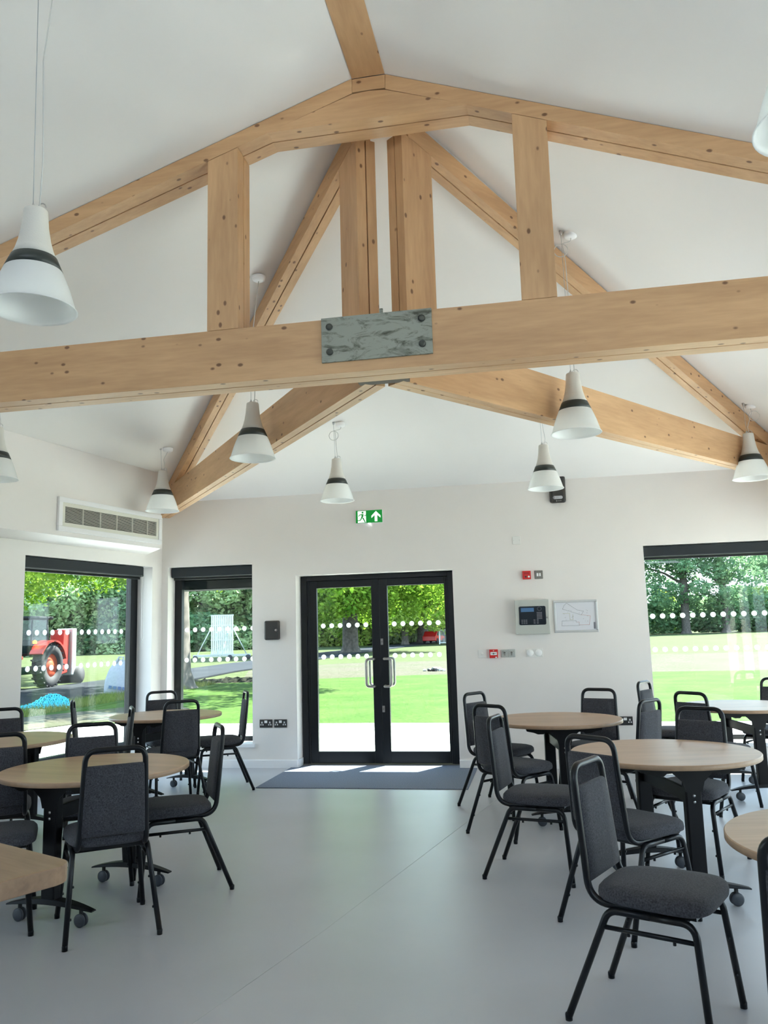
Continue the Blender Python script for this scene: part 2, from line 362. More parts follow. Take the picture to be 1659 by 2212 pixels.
# ceiling: separate slopes, each a thick slab
def slab(name, pts, t=0.12):
    n = len(pts); vs = [tuple(p) for p in pts] + [(p[0], p[1], p[2] + t) for p in pts]
    fs = [tuple(range(n)), tuple(range(2 * n - 1, n - 1, -1))] + [(i, i + n, (i + 1) % n + n, (i + 1) % n) for i in range(n)]
    return MB().add(vs, fs)
cb = slab('ceiling', [AP, TL, CL]); 
for pts in ([AP, CL, CR], [AP, CR, TR], [(AX, AY, AZ), (AX, YB, AZ), (TL.x, YB, TL.z), tuple(TL)], [(AX, AY, AZ), tuple(TR), (TR.x, YB, TR.z), (AX, YB, AZ)]):
    q = slab('c', pts); cb.add(q.v, q.f)
struct(cb.build('ceiling', M_ceil))
# bulkheads over the slanted walls (they box in the air handling)
def zleft(x, y):
    n = (TL - AP).cross(CL - AP); return AP.z - (n.x * (x - AP.x) + n.y * (y - AP.y)) / n.z
def zright(x, y):
    n = (TR - AP).cross(CR - AP); return AP.z - (n.x * (x - AP.x) + n.y * (y - AP.y)) / n.z
def mirror(p): return (-1.52 - p[0], p[1])
al = Vector((math.sin(AL), math.cos(AL))); nin = Vector((al.y, -al.x))
CLx = Vector((CL.x, CL.y))
tipN = Vector((-3.82, 7.87)); tipF = Vector((-4.227, 8.37))
dlt = (tipN - CLx).dot(nin)
nearN = Vector((TL.x, TL.y)) + nin * dlt + al * 0.12; nearF = Vector((TL.x, TL.y)) + al * 0.0
def bulk(name, pts, zf, z0=2.325):
    vs = [(p[0], p[1], z0) for p in pts] + [(p[0], p[1], zf(p[0], p[1]) - 0.002) for p in pts]; n = len(pts)
    fs = [tuple(range(n)), tuple(range(2 * n - 1, n - 1, -1))] + [(i, i + n, (i + 1) % n + n, (i + 1) % n) for i in range(n)]
    return struct(MB().add(vs, fs).build(name, M_wall))
tipF = CLx - al * ((CLx - tipF).dot(al)) + nin * 0.002; nearF = Vector((TL.x, TL.y)) + nin * 0.002
bulk('trim_2', [tuple(nearN), tuple(tipN), tuple(tipF), tuple(nearF)], zleft)
bulk('trim_3', [mirror(p) for p in (tuple(nearN), tuple(tipN), tuple(tipF), tuple(nearF))], lambda x, y: zright(x, y))

# baseboards
def base_seg(name, x0, x1, loc=(0, 0, 0), rotz=0):
    return struct(MB().prism([(0, 0), (-0.016, 0), (-0.016, 0.078), (-0.010, 0.086), (0, 0.086)], 0, x0, x1).build(name, M_trim, loc=loc, rotz=rotz))
base_seg('baseboard_back', -4.15, DO[0], (0, D, 0)); base_seg('baseboard_back', DO[1], 2.63, (0, D, 0))
struct(MB().box(DO[0], DO[0] + 0.015, D, D + 0.17, 0, 0.084).build('baseboard_door', M_trim))
base_seg('baseboard_left', 0, LW, (TL.x, TL.y, 0), PI / 2 - AL)
base_seg('baseboard_right', 0, RW, (CR.x, CR.y, 0), AR)

# ------------------------------------------------------------------ windows and door
def window(name, width, z0, z1, loc, rotz, rec=0.18, fl=0.05, fr=0.05, mull=(), dots=True, label=None, dot0=0.07, sill=True):
    """local x along wall seen from inside left->right, y outward"""
    e = struct(empty(name, loc, rotz))
    fb = MB(); zb = z0 + 0.03
    fb.box(0, fl, rec, rec + 0.07, zb, z1); fb.box(width - fr, width, rec, rec + 0.07, zb, z1)
    fb.box(fl, width - fr, rec, rec + 0.07, zb, zb + 0.05); fb.box(fl, width - fr, rec, rec + 0.07, z1 - 0.06, z1)
    for mx_ in mull: fb.box(mx_ - 0.035, mx_ + 0.035, rec, rec + 0.07, zb + 0.05, z1 - 0.06)
    fb.build('window_frame', M_frame, e, bevel=0.004)
    MB().box(fl, width - fr, rec + 0.03, rec + 0.042, zb + 0.05, z1 - 0.06).build('pane', M_glass, e)
    if dots:
        db = MB(); x = fl + dot0
        while x < width - fr - 0.03:
            if all(abs(x - q) > 0.07 for q in mull):
                for zz in (1.488, 1.149): db.disc((x, rec + 0.026, zz), 0.0265, 1, 20, 0.0015)
            x += 0.0985
        db.build('glazing_dots', M_dot, e)
    if sill: MB().box(-0.03, width + 0.03, -0.03, rec, z0 - 0.012, z0 + 0.028).build('window_sill', M_sill, e, bevel=0.006)
    return e
window('window_2', W2[1] - W2[0], W2[2], W2[3], (W2[0], D, 0), 0, fl=0.085, fr=0.02, dot0=0.055)
window('window_3', W3[1] - W3[0], W3[2], W3[3], (W3[0], D, 0), 0, fl=0.01, fr=0.07, dot0=0.06)
window('window_1', S1 - S0, 0.225, 2.193, (CL.x - al.x * S1, CL.y - al.y * S1, 0), PI / 2 - AL, rec=0.2, fl=0.03, fr=0.11, dot0=0.06)
rdir = Vector((dr.x, dr.y)).normalized()
window('window_4', 1.7, 0.225, 2.193, (CR.x + rdir.x * 0.3, CR.y + rdir.y * 0.3, 0), AR, rec=0.2)
window('window_5', 1.8, 0.225, 2.193, (CR.x + rdir.x * 2.3, CR.y + rdir.y * 2.3, 0), AR, rec=0.2)
window('window_added_left', 1.6, 0.225, 2.2, (TL.x, YB + 4.6, 0), PI / 2, rec=0.2)  # unseen window, added to let more daylight into the near hall
window('window_added_right', 3.3, 0.225, 2.2, (TR.x, AY - 0.3, 0), -PI / 2, rec=0.2, mull=(1.1, 2.2))  # unseen window, added and widened to light the right-hand chair backs

d = struct(empty('door_1', (0, D, 0)))
b = MB(); Y0, Y1 = 0.17, 0.25
b.box(DO[0] + 0.01, DO[0] + 0.075, Y0, Y1, 0.0, 2.04); b.box(DO[1] - 0.075, DO[1] - 0.01, Y0, Y1, 0.0, 2.04); b.box(DO[0] + 0.075, DO[1] - 0.075, Y0, Y1, 1.985, 2.04)
b.box(DO[0] + 0.075, DO[0] + 0.095, Y0 + 0.015, Y1, 0.0, 1.985); b.box(DO[1] - 0.095, DO[1] - 0.075, Y0 + 0.015, Y1, 0.0, 1.985)
b.build('door_frame', M_frame, d, bevel=0.003)
MB().box(-1.73, -1.68, Y0 + 0.0705, Y0 + 0.078, 0.02, 1.984).build('meeting_strip', M_frame, d)
MB().box(DO[0] + 0.01, DO[1] - 0.01, Y0 - 0.01, Y1 + 0.02, 0, 0.016).build('threshold', plain('threshold_metal', (0.19, 0.175, 0.14), 0.4, 0.6), d)
for (x0, x1, g0, g1, lab) in ((-2.498, -1.7045, -2.413, -1.792, 'left'), (-1.7030, -0.964, -1.614, -0.985, 'right')):
    lf = MB(); a0, a1 = Y0 + 0.02, Y0 + 0.07
    lf.box(x0, g0, a0, a1, 0.02, 1.984); lf.box(g1, x1, a0, a1, 0.02, 1.984); lf.box(g0, g1, a0, a1, 0.02, 0.14); lf.box(g0, g1, a0, a1, 1.905, 1.984)
    leaf = lf.build('door_leaf', M_frame, d, bevel=0.003)
    MB().box(g0, g1, a0 + 0.02, a0 + 0.03, 0.14, 1.905).build('pane', M_glass, leaf)
    db = MB()
    for k in range(6):
        for zz in (1.488, 1.149): db.disc((g0 + 0.068 + k * 0.0965, a0 + 0.017, zz), 0.0265, 1, 20, 0.0015)
    db.build('glazing_dots', M_dot, leaf)
    sgn = -1 if lab == 'left' else 1; xa = -1.772 if lab == 'left' else -1.655
    for side in (-1, 1):
        yy = a0 if side < 0 else a1; h = MB()
        h.tube(fillet([(xa, yy, 1.118), (xa, yy + side * 0.06, 1.118), (xa + sgn * 0.078, yy + side * 0.075, 1.118), (xa + sgn * 0.078, yy + side * 0.075, 0.826), (xa, yy + side * 0.06, 0.826), (xa, yy, 0.826)], [0, 0.015, 0.04, 0.04, 0.015, 0], 5), 0.0145, 12)
        h.build('pull_handle', M_steel, leaf)
    if lab == 'right':
        for zz in (1.30, 0.585):
            k = MB(); k.box(-1.697, -1.670, a0 - 0.008, a0, zz - 0.034, zz + 0.034)
            lk = k.build('lock_plate', M_steel, leaf, bevel=0.003)
            MB().lathe([(0.0001, -0.012), (0.008, -0.012), (0.008, 0), (0.0001, 0)], (-1.6835, a0 - 0.008, zz), 12, 1).build('lock_cylinder', M_gry, lk)

# ------------------------------------------------------------------ roof timbers
def duo(poly, axis, a, b, gap=0.007):
    m_ = (a + b) / 2; q = MB(); q.prism(poly, axis, a, m_ - gap / 2); q.prism(poly, axis, m_ + gap / 2, b); return q
T = empty('roof_truss', (AX, AY, 0), 0, 'large pine roof truss spanning the hall with a steel plate on its tie beam', 'roof truss')
hw = 0.095
zl = lambda x: 4.468 + 0.3375 * x      # x<0
zr = lambda x: 4.468 - 0.3690 * x
rb = 0.09
duo([(-4.36, 2.754), (4.36, 2.754), (4.36, 2.86), (3.9, 3.0), (3.75, 3.055), (-4.1, 3.055), (-4.36, 2.97)], 1, -hw, hw).build('tie_beam', M_wx, T, bevel=0.002)
duo([(-0.093, zl(-0.093) - 0.001), (-0.093, zl(-0.093) - rb), (-4.2, zl(-4.2) - rb), (-4.33, zl(-4.33) - 0.001)], 1, -hw, hw).build('rafter', M_wx, T, bevel=0.002)
duo([(0.093, zr(0.093) - 0.001), (0.093, zr(0.093) - rb), (4.1, zr(4.1) - rb), (4.3, zr(4.3) - 0.001)], 1, -hw, hw).build('rafter', M_wx, T, bevel=0.002)
MB().box(-0.0925, 0.0925, -hw, hw, 4.352, 4.431).build('ridge_block', M_wx, T, bevel=0.002)
xg0, xg1 = -(4.468 - rb - 4.18) / 0.3375, (4.468 - rb - 4.18) / 0.369
duo([(xg0, 4.182), (xg1, 4.182), (0.094, zr(0.094) - rb - 0.005), (0.0, 4.348), (-0.094, zl(-0.094) - rb - 0.005)], 1, -hw, hw).build('collar_gusset', M_wx, T, bevel=0.001)
duo([(-0.935, 3.056), (-0.757, 3.056), (-0.757, zl(-0.757) - rb - 0.004), (-0.935, zl(-0.935) - rb - 0.004)], 1, -hw - 0.002, hw).build('post', M_wz, T, bevel=0.002)
duo([(0.765, 3.056), (0.943, 3.056), (0.943, zr(0.943) - rb - 0.004), (0.765, zr(0.765) - rb - 0.004)], 1, -hw - 0.002, hw).build('post', M_wz, T, bevel=0.002)
pb = MB().box(-0.288, 0.302, -hw - 0.014, -hw, 2.813, 3.058); pb.box(0.028, 0.046, -hw - 0.014, -hw - 0.002, 3.056, 3.082)
pl_ = pb.build('steel_plate', M_galv, T, bevel=0.002); tag(pl_, 'scuffed galvanised steel plate with four dark bolts')
for bx in (-0.243, 0.25):
    for bz in (2.868, 3.005):
        MB().lathe([(0.0001, -0.016), (0.012, -0.016), (0.0185, -0.008), (0.0185, 0.0), (0.0001, 0)], (bx, -hw - 0.014, bz), 18, 1).build('bolt', M_plbolt, pl_)
MB().box(-0.14, 0.14, hw + 0.001, hw + 0.06, 2.7545, 2.84).build('seat_bracket', plain('dark_bracket', (0.06, 0.035, 0.02), 0.6), T)
# ridge beam
rbm = MB().box(-0.092, 0.092, YB - AY + 0.02, -hw - 0.002, 4.432, 4.60).build('ridge_beam', M_wy, loc=(AX, AY, 0), bevel=0.002)
tag(rbm, 'pine ridge beam running overhead along the ceiling peak towards the truss', 'roof beam')
# diagonal half trusses to the two far corners
def half_truss(px, py, corner, lab):
    dv = Vector((corner.x - px, corner.y - py)); L = dv.length; ang = math.atan2(dv.y, dv.x)
    e = empty('corner_half_truss', (px, py, 0), ang, lab, 'roof truss', 'half trusses running to the far corners')
    hh = 0.0625
    # ceiling hip line in local coords
    da = Vector((AP.x - px, AP.y - py)); u0_ = da.dot(dv.normalized()); u1_ = L
    s = (corner.z - AP.z) / (u1_ - u0_)
    hz = lambda u: AP.z + s * (u - u0_) - 0.025
    duo([(0.0, 2.754), (L - 0.085, 2.754), (L - 0.085, 2.88), (L - 0.3, hz(L - 0.3) - 0.02), (L - 0.45, 3.055) if hz(L - 0.45) > 3.06 else (L - 0.45, hz(L - 0.45) - 0.02), (0.0, 3.055)], 1, -hh, hh).build('tie_beam', M_wx, e, bevel=0.002)
    duo([(0.1, hz(0.1)), (0.1, hz(0.1) - 0.125), (L - 0.56, hz(L - 0.56) - 0.125), (L - 0.2, hz(L - 0.2) - 0.07), (L - 0.1, hz(L - 0.1))], 1, -hh, hh).build('hip_rafter', M_wx, e, bevel=0.002)
    duo([(0.045, 3.056), (0.285, 3.056), (0.285, hz(0.285) - 0.127), (0.045, hz(0.045) - 0.127)], 1, -hh, hh).build('king_post', M_wz, e, bevel=0.002)
half_truss(-0.818, 4.285, CL, 'pine half truss running from the central plate to the far left corner')
half_truss(-0.702, 4.285, CR, 'pine half truss running from the central plate towards the far right corner')

# ------------------------------------------------------------------ pendant lamps
def zceil(x, y):
    if y < AY: return AZ - (0.3375 * (AX - x) if x < AX else 0.3690 * (x - AX))
    ze = 2.94 + (AZ - 2.94) * (D - y) / (D - AY)
    return min(ze, zleft(x, y) if x < AX else zright(x, y))
def lamp(x, y, lab, loop=0, seed=0):
    zc = zceil(x, y); H = zc - 2.63; rnd = random.Random(seed)
    e = empty('pendant_lamp', (x, y, 2.63), 0, lab, 'lamp', 'bell shaped pendant lamps')
    nk = MB().lathe([(0.001, 0.400), (0.040, 0.400), (0.0435, 0.396), (0.0445, 0.385), (0.049, 0.33), (0.058, 0.275), (0.069, 0.235), (0.0815, 0.205), (0.079, 0.205), (0.066, 0.235), (0.04, 0.33), (0.036, 0.39)], n=36)
    nk.build('lamp_neck', M_lcap, e)
    MB().lathe([(0.082, 0.2055), (0.0835, 0.205), (0.1055, 0.152), (0.1035, 0.152), (0.080, 0.2055)], n=36).build('dark_band', M_lband, e)
    MB().lathe([(0.1050, 0.1515), (0.118, 0.12), (0.133, 0.080), (0.145, 0.040), (0.152, 0.016), (0.158, 0.006), (0.162, 0.001), (0.160, -0.001), (0.153, 0.004), (0.147, 0.016), (0.140, 0.04), (0.128, 0.08), (0.113, 0.12), (0.100, 0.1515)], n=44).build('diffuser', M_opal, e)
    g = MB().lathe([(0.001, 0), (0.012, 0), (0.012, 0.012), (0.006, 0.02), (0.003, 0.03)], (-0.012, 0, 0.398), 12)
    g.tube([(0.018 + 0.018 * math.cos(a), 0.01, 0.412 + 0.018 * math.sin(a)) for a in np.linspace(0, 6.0, 16)], 0.0022, 6)
    g.build('cable_grip', M_bolt, e)
    MB().tube([(-0.012, 0, 0.42), (-0.02, -0.01, H)], 0.0016, 5).build('suspension_wire', M_zinc, e)
    sl = 0.34
    rz = H + 0.002
    MB().lathe([(0.0001, -0.028), (0.03, -0.028), (0.046, -0.018), (0.049, 0.0), (0.049, 0.012), (0.0001, 0.012)], (0.045, 0.015, rz - 0.012), 24).build('ceiling_rose', M_wbright, e)
    MB().lathe([(0.0001, -0.02), (0.008, -0.02), (0.012, 0.008), (0.0001, 0.008)], (-0.02, -0.01, rz), 10).build('ceiling_hook', M_bolt, e)
    top = Vector((0.045, 0.015, H - 0.03)); bot = Vector((0.012, 0.004, 0.40))
    if loop:
        z1 = H - min(0.12, (H - 0.4) * 0.4); pts = [top, top + Vector((0.0, 0, -0.03))]
        r = 0.045
        for a in np.linspace(PI * 0.5, PI * 2.6, 22): pts.append(Vector((0.02 + loop * (r + r * math.cos(a)), 0.01, z1 + r * math.sin(a))))
        pts += [Vector((0.0, 0.0, z1 - 0.1)), bot]
    else:
        pts = [top, top * 0.6 + bot * 0.4 + Vector((-0.03, 0, 0)), top * 0.2 + bot * 0.8, bot]
    MB().tube(fillet(pts, 0.03, 3), 0.0028, 6).build('cable', M_cable, e)
lamp(-1.79, 7.33, 'white pendant lamp hanging beside the green exit sign', -1, 1)
lamp(0.13, 7.33, 'white pendant lamp hanging in front of the black wall unit', 0, 2)
lamp(1.89, 7.42, 'white pendant lamp at the right edge under the right hip rafter end', 1, 3)
lamp(-3.55, 7.34, 'white pendant lamp in the far left corner beside the air vent', 0, 4)
lamp(-1.905, 5.335, 'white pendant lamp overlapping the left diagonal tie beam', 0, 5)
lamp(0.306, 5.256, 'white pendant lamp overlapping the right diagonal tie beam, below the truss', -1, 6)
lamp(-3.985, 5.43, 'white pendant lamp barely visible at the left edge below the truss beam', 0, 7)
lamp(-1.80, 2.62, 'large near white pendant lamp at the upper left edge', 0, 8)
lamp(0.765, 2.05, 'nearest white pendant lamp cut off by the top right edge', 0, 9)

# ------------------------------------------------------------------ wall fittings on the back wall (y measured from the wall face)
def fit(name, x0, x1, z0, z1, dep, mat, lab, cat, group=None, bev=0.004):
    xm, zm = (x0 + x1) / 2, (z0 + z1) / 2
    e = empty(name, (xm, D, zm), 0, lab, cat, group)
    W_, H_ = (x1 - x0) / 2, (z1 - z0) / 2
    bd = MB().box(-W_, W_, -dep, -0.0005, -H_, H_).build('body', mat, e, bevel=bev)
    return e, W_, H_
# exit sign
e, W_, H_ = fit('exit_sign', -1.897, -1.600, 2.580, 2.722, 0.03, M_wbright, 'green running man exit sign with an up arrow above the double doors', 'sign')
y = -0.0305
MB().box(-W_ + 0.002, W_ - 0.002, y - 0.002, y, -H_ + 0.002, H_ - 0.002).build('sign_face', M_sgreen, e)
pw = MB(); pw.prism([(-0.124, -0.064), (-0.034, -0.064), (-0.034, 0.062), (-0.124, 0.062)], 1, y - 0.003, y - 0.002)
pw.prism([(0.078, 0.056), (0.128, 0.006), (0.128, -0.018), (0.092, 0.014), (0.092, -0.056), (0.064, -0.056), (0.064, 0.014), (0.028, -0.018), (0.028, 0.006)], 1, y - 0.003, y - 0.002)
pw.build('white_pictogram', M_swhite, e)
gm = MB(); yy0, yy1 = y - 0.004, y - 0.003
gm.add(*[[(0, 0, 0)], []]) if False else None
gm.disc((-0.070, yy0, 0.046), 0.0115, 1, 16, 0.001)
gm.prism([(-0.084, 0.030), (-0.066, 0.032), (-0.058, 0.012), (-0.072, -0.018), (-0.090, -0.012), (-0.082, 0.010)], 1, yy0, yy1)      # torso
gm.prism([(-0.066, 0.032), (-0.044, 0.004), (-0.030, 0.016), (-0.034, 0.022), (-0.045, 0.014), (-0.058, 0.030)], 1, yy0, yy1)   # front arm
gm.prism([(-0.084, 0.030), (-0.112, 0.022), (-0.118, 0.002), (-0.110, 0.0), (-0.105, 0.014), (-0.082, 0.018)], 1, yy0, yy1)       # rear arm
gm.prism([(-0.074, -0.018), (-0.060, -0.008), (-0.050, -0.034), (-0.036, -0.060), (-0.046, -0.066), (-0.062, -0.036)], 1, yy0, yy1)      # front leg
gm.prism([(-0.090, -0.012), (-0.076, -0.018), (-0.092, -0.042), (-0.126, -0.046), (-0.128, -0.036), (-0.098, -0.032)], 1, yy0, yy1)      # rear leg
gm.build('running_man', M_sgreen, e)
MB().lathe([(0.0001, -0.012), (0.012, -0.010), (0.016, 0), (0.0001, 0)], (0.0, -0.018, -H_), 14).build('led', M_led, e)
# black wall unit
e, W_, H_ = fit('wall_speaker', 0.186, 0.353, 2.687, 2.985, 0.06, M_charc, 'black rounded wall unit with a pale label behind a pendant lamp', 'wall unit', bev=0.022)
lb = MB(); lb.prism([(0.052 * math.cos(a) * 1.0 * (1 if True else 0), 0.0) for a in ()] or [(-0.038, -0.112), (0.038, -0.112), (0.047, -0.105), (0.050, -0.0955), (0.047, -0.086), (0.038, -0.079), (-0.038, -0.079), (-0.047, -0.086), (-0.050, -0.0955), (-0.047, -0.105)], 1, -0.0615, -0.06)
lb = lb.build('label_plate', plain('label_grey', (0.5, 0.5, 0.53), 0.4), e)
dk = MB(); dk.prism([(-0.046, -0.108), (-0.034, -0.108), (-0.034, -0.083), (-0.046, -0.083)], 1, -0.0625, -0.0615)
for k in range(3): dk.box(-0.025, 0.008, -0.0622, -0.0615, -0.089 - k * 0.008, -0.087 - k * 0.008)
dk.build('label_marks', M_ink, lb)
lg = MB(); lg.box(-0.018, -0.012, -0.061, -0.06, -0.138, -0.124)
for k in range(8): lg.box(-0.006 + k * 0.0055, -0.0025 + k * 0.0055, -0.061, -0.06, -0.134, -0.129)
lg.build('white_marking', M_lgry, e)
# blank plate
e, W_, H_ = fit('blank_plate', -0.223, -0.137, 2.275, 2.362, 0.009, M_white, 'blank cream square plate highest on the wall below the black unit', 'wall plate')
sc = MB()
for s_ in (-1, 1): sc.disc((s_ * 0.03, -0.0105, 0), 0.0035, 1, 10, 0.0015)
sc.build('screw', M_bolt, e)
# sounder
e, W_, H_ = fit('alarm_sounder', -0.136, -0.050, 1.905, 1.992, 0.03, M_red, 'red square alarm plate next to the grey switch plate', 'alarm')
for xx, c_ in ((-0.010, M_charc), (0.022, M_wbright)):
    MB().disc((xx, -0.0325, -0.018), 0.010, 1, 16, 0.002).build('indicator', c_, e)
MB().box(-0.028, 0.028, -0.0315, -0.030, 0.008, 0.03).build('raised_bar', plain('dark_red', (0.4, 0.01, 0.01), 0.4), e)
# spur / grey switch
e, W_, H_ = fit('grey_switch_plate', -0.012, 0.073, 1.905, 1.992, 0.01, M_gry, 'grey square plate with two white rockers beside the red alarm plate', 'switch')
for xx in (-0.0125, 0.0125): MB().box(xx - 0.0085, xx + 0.0085, -0.0145, -0.01, -0.016, 0.016).build('rocker', M_wbright, e, bevel=0.001)
# fire alarm control panel
e, W_, H_ = fit('alarm_control_panel', -0.230, 0.114, 1.341, 1.689, 0.09, M_pgry, 'grey fire alarm control panel with black keypad and blue display', 'control panel', bev=0.004)
kp = MB().prism([(-0.132, -0.072), (-0.122, -0.082), (0.128, -0.082), (0.138, -0.072), (0.138, 0.098), (0.128, 0.108), (-0.122, 0.108), (-0.132, 0.098)], 1, -0.094, -0.09).build('keypad', M_screen, e)
MB().box(-0.112, 0.02, -0.0955, -0.094, 0.052, 0.092).build('display', M_lcd, kp)
kb = MB()
for i in range(4):
    for j in range(5): kb.box(0.048 + i * 0.014, 0.057 + i * 0.014, -0.0955, -0.094, 0.038 - j * 0.015, 0.046 - j * 0.015)
for i in range(5):
    for j in range(4): kb.box(-0.112 + i * 0.022 if i < 3 else -0.085 + i * 0.032, -0.096 + i * 0.022 if i < 3 else -0.065 + i * 0.032, -0.0955, -0.094, -0.032 - j * 0.012, -0.028 - j * 0.012)
kb.tube([(0.075 + 0.019 * math.cos(a), -0.095, 0.08 + 0.019 * math.sin(a)) for a in np.linspace(0, 2 * PI, 20)], 0.001, 5)
kb.build('keys', M_ink, kp)
MB().lathe([(0.0001, -0.01), (0.009, -0.01), (0.009, 0), (0.0001, 0)], (0.150, -0.09, -0.01), 14, 1).build('key_lock', M_steel, e)
# framed zone plan
e, W_, H_ = fit('framed_floor_plan', 0.162, 0.600, 1.346, 1.674, 0.006, M_paper, 'silver snap frame holding a pale floor plan sheet', 'framed plan', bev=0.001)
fb = MB()
for a in ((-W_, W_, H_ - 0.022, H_), (-W_, W_, -H_, -H_ + 0.022), (-W_, -W_ + 0.022, -H_ + 0.022, H_ - 0.022), (W_ - 0.022, W_, -H_ + 0.022, H_ - 0.022)): fb.box(a[0], a[1], -0.016, -0.006, a[2], a[3])
fb.build('snap_frame', M_alu, e, bevel=0.004)
def poly_line(pts, mat, name, closed=False, r=0.0011):
    q = MB(); pts = pts + [pts[0]] if closed else pts
    for a, c_ in zip(pts[:-1], pts[1:]): q.tube([(a[0], -0.0068, a[1]), (c_[0], -0.0068, c_[1])], r, 4)
    return q.build(name, mat, e)
poly_line([(-0.11, 0.115), (-0.13, 0.075), (0.055, 0.012), (0.08, 0.05), (0.02, 0.06), (-0.085, 0.135)], M_ink, 'plan_outline', True)
poly_line([(0.055, 0.012), (0.145, 0.0), (0.13, -0.09), (0.03, -0.09), (0.03, -0.06), (0.0, -0.06)], M_inkr, 'plan_zone')
poly_line([(-0.14, -0.045), (0.0, -0.045), (0.0, -0.06), (0.03, -0.06), (0.03, -0.095), (-0.145, -0.095)], M_ink, 'plan_wing', True)
poly_line([(-0.13, 0.03), (-0.06, 0.03), (-0.06, -0.035), (-0.03, -0.035), (-0.03, 0.02)], M_inky, 'plan_rooms')
q = MB()
rn = random.Random(5)
for k in range(26):
    a, c_ = rn.uniform(-0.12, 0.12), rn.uniform(-0.085, 0.07); q.box(a, a + rn.uniform(0.003, 0.014), -0.0072, -0.006, c_, c_ + 0.0022)
q.box(0.172, 0.19, -0.0075, -0.006, -0.132, -0.065)
q.build('plan_notes', M_ink, e)
# low row
e, W_, H_ = fit('detector_plate', -0.632, -0.545, 1.109, 1.193, 0.009, M_white, 'cream square plate with a round knob, leftmost of the low wall row', 'wall plate')
MB().lathe([(0.0001, -0.018), (0.010, -0.017), (0.0125, -0.008), (0.0125, 0)], (0, -0.009, 0), 18, 1).build('knob', M_white, e)
e, W_, H_ = fit('fire_call_point', -0.514, -0.427, 1.106, 1.194, 0.04, M_red, 'red fire call point with a white glass insert in the low row', 'call point')
ins = MB().box(-0.033, 0.033, -0.0425, -0.04, -0.014, 0.018).build('white_insert', M_wbright, e)
q = MB(); q.disc((0, -0.0445, 0.002), 0.007, 1, 14, 0.001)
for s_ in (-1, 1): q.prism([(s_ * 0.022, 0.002), (s_ * 0.014, 0.007), (s_ * 0.014, -0.003)], 1, -0.0445, -0.0425); q.box(min(s_ * 0.008, s_ * 0.014), max(s_ * 0.008, s_ * 0.014), -0.0445, -0.0425, 0.0005, 0.0035)
q.box(-0.0015, 0.0015, -0.0445, -0.0425, -0.011, -0.005)
q.build('arrow_marks', M_charc, ins)
MB().box(0.016, 0.034, -0.0415, -0.04, -0.042, -0.03).build('corner_tag', M_wbright, e)
MB().box(-0.006, 0.006, -0.0415, -0.04, 0.026, 0.036).build('top_tag', plain('pale_pink', (0.7, 0.5, 0.45), 0.5), e)
e, W_, H_ = fit('key_switch_plate', -0.393, -0.250, 1.111, 1.191, 0.012, M_lgry, 'grey double plate with two key switches in the low wall row', 'switch')
MB().box(-0.001, 0.001, -0.0125, -0.011, -H_, H_).build('centre_line', M_gry, e)
for s_ in (-0.036, 0.036):
    k = MB().box(s_ - 0.0035, s_ + 0.0035, -0.024, -0.012, -0.022, 0.012); k.lathe([(0.0001, -0.018), (0.009, -0.018), (0.009, 0)], (s_, -0.012, 0.008), 14, 1)
    k.build('key_switch', M_gry, e)
    q = MB()
    for dx in (-0.018, 0.018): q.disc((s_ + dx, -0.0135, 0.020), 0.003, 1, 8, 0.0015)
    q.build('indicator', M_gry, e)
e, W_, H_ = fit('dimmer_plate', -0.143, 0.030, 1.107, 1.194, 0.010, M_white, 'cream double plate with two round dimmer dials, rightmost of the low row', 'switch')
for s_ in (-0.043, 0.043): MB().lathe([(0.0001, -0.014), (0.030, -0.013), (0.034, -0.009), (0.035, 0)], (s_, -0.010, 0), 30, 1).build('dial', M_wbright, e)
# sockets
def socket(x0, lab):
    e, W_, H_ = fit('double_socket', x0, x0 + 0.144, 0.419, 0.505, 0.009, M_charc, lab, 'socket', 'dark double sockets low on the back wall')
    for s_ in (-1, 1):
        k = MB(); k.box(s_ * 0.044 - 0.004, s_ * 0.044 + 0.004, -0.0105, -0.009, 0.004, 0.018)
        k.box(s_ * 0.044 - 0.018, s_ * 0.044 - 0.005, -0.0105, -0.009, -0.018, -0.008); k.box(s_ * 0.044 + 0.005, s_ * 0.044 + 0.018, -0.0105, -0.009, -0.018, -0.008)
        k.tube([(s_ * 0.044 - 0.012, -0.010, -0.006), (s_ * 0.044 - 0.007, -0.010, 0.0), (s_ * 0.044 - 0.007, -0.010, 0.02), (s_ * 0.044 + 0.007, -0.010, 0.02), (s_ * 0.044 + 0.007, -0.010, 0.0), (s_ * 0.044 + 0.012, -0.010, -0.006)], 0.0014, 4)
        k.build('outlet', M_wbright, e)
    MB().box(-0.016, 0.016, -0.013, -0.009, 0.006, 0.032).build('rocker', M_wbright, e, bevel=0.001)
socket(-3.015, 'dark double socket on the wall by the narrow window, left of the pair')
socket(-2.852, 'dark double socket on the wall nearest the door, right of the pair')
socket(0.727, 'dark double socket low on the wall beside the large right window')
# key cabinet
e, W_, H_ = fit('key_cabinet', -2.943, -2.773, 1.352, 1.559, 0.055, M_charc, 'dark grey key cabinet with a round lock between window and door', 'cabinet', bev=0.016)
MB().lathe([(0.0001, -0.008), (0.012, -0.008), (0.014, 0), (0.0001, 0)], (0.052, -0.055, 0.0), 18, 1).build('lock', M_steel, e)
# door mat
b = MB().prism([(-2.665, 7.50), (-0.69, 7.50), (-0.69, 8.612), (-0.868, 8.612), (-0.868, 8.79), (-2.578, 8.79), (-2.578, 8.612), (-2.665, 8.612)], 2, 0.0005, 0.008)
m_ = b.build('door_mat', M_mat, bevel=0.002); tag(m_, 'grey blue entrance mat lying inside the double doors', 'mat')

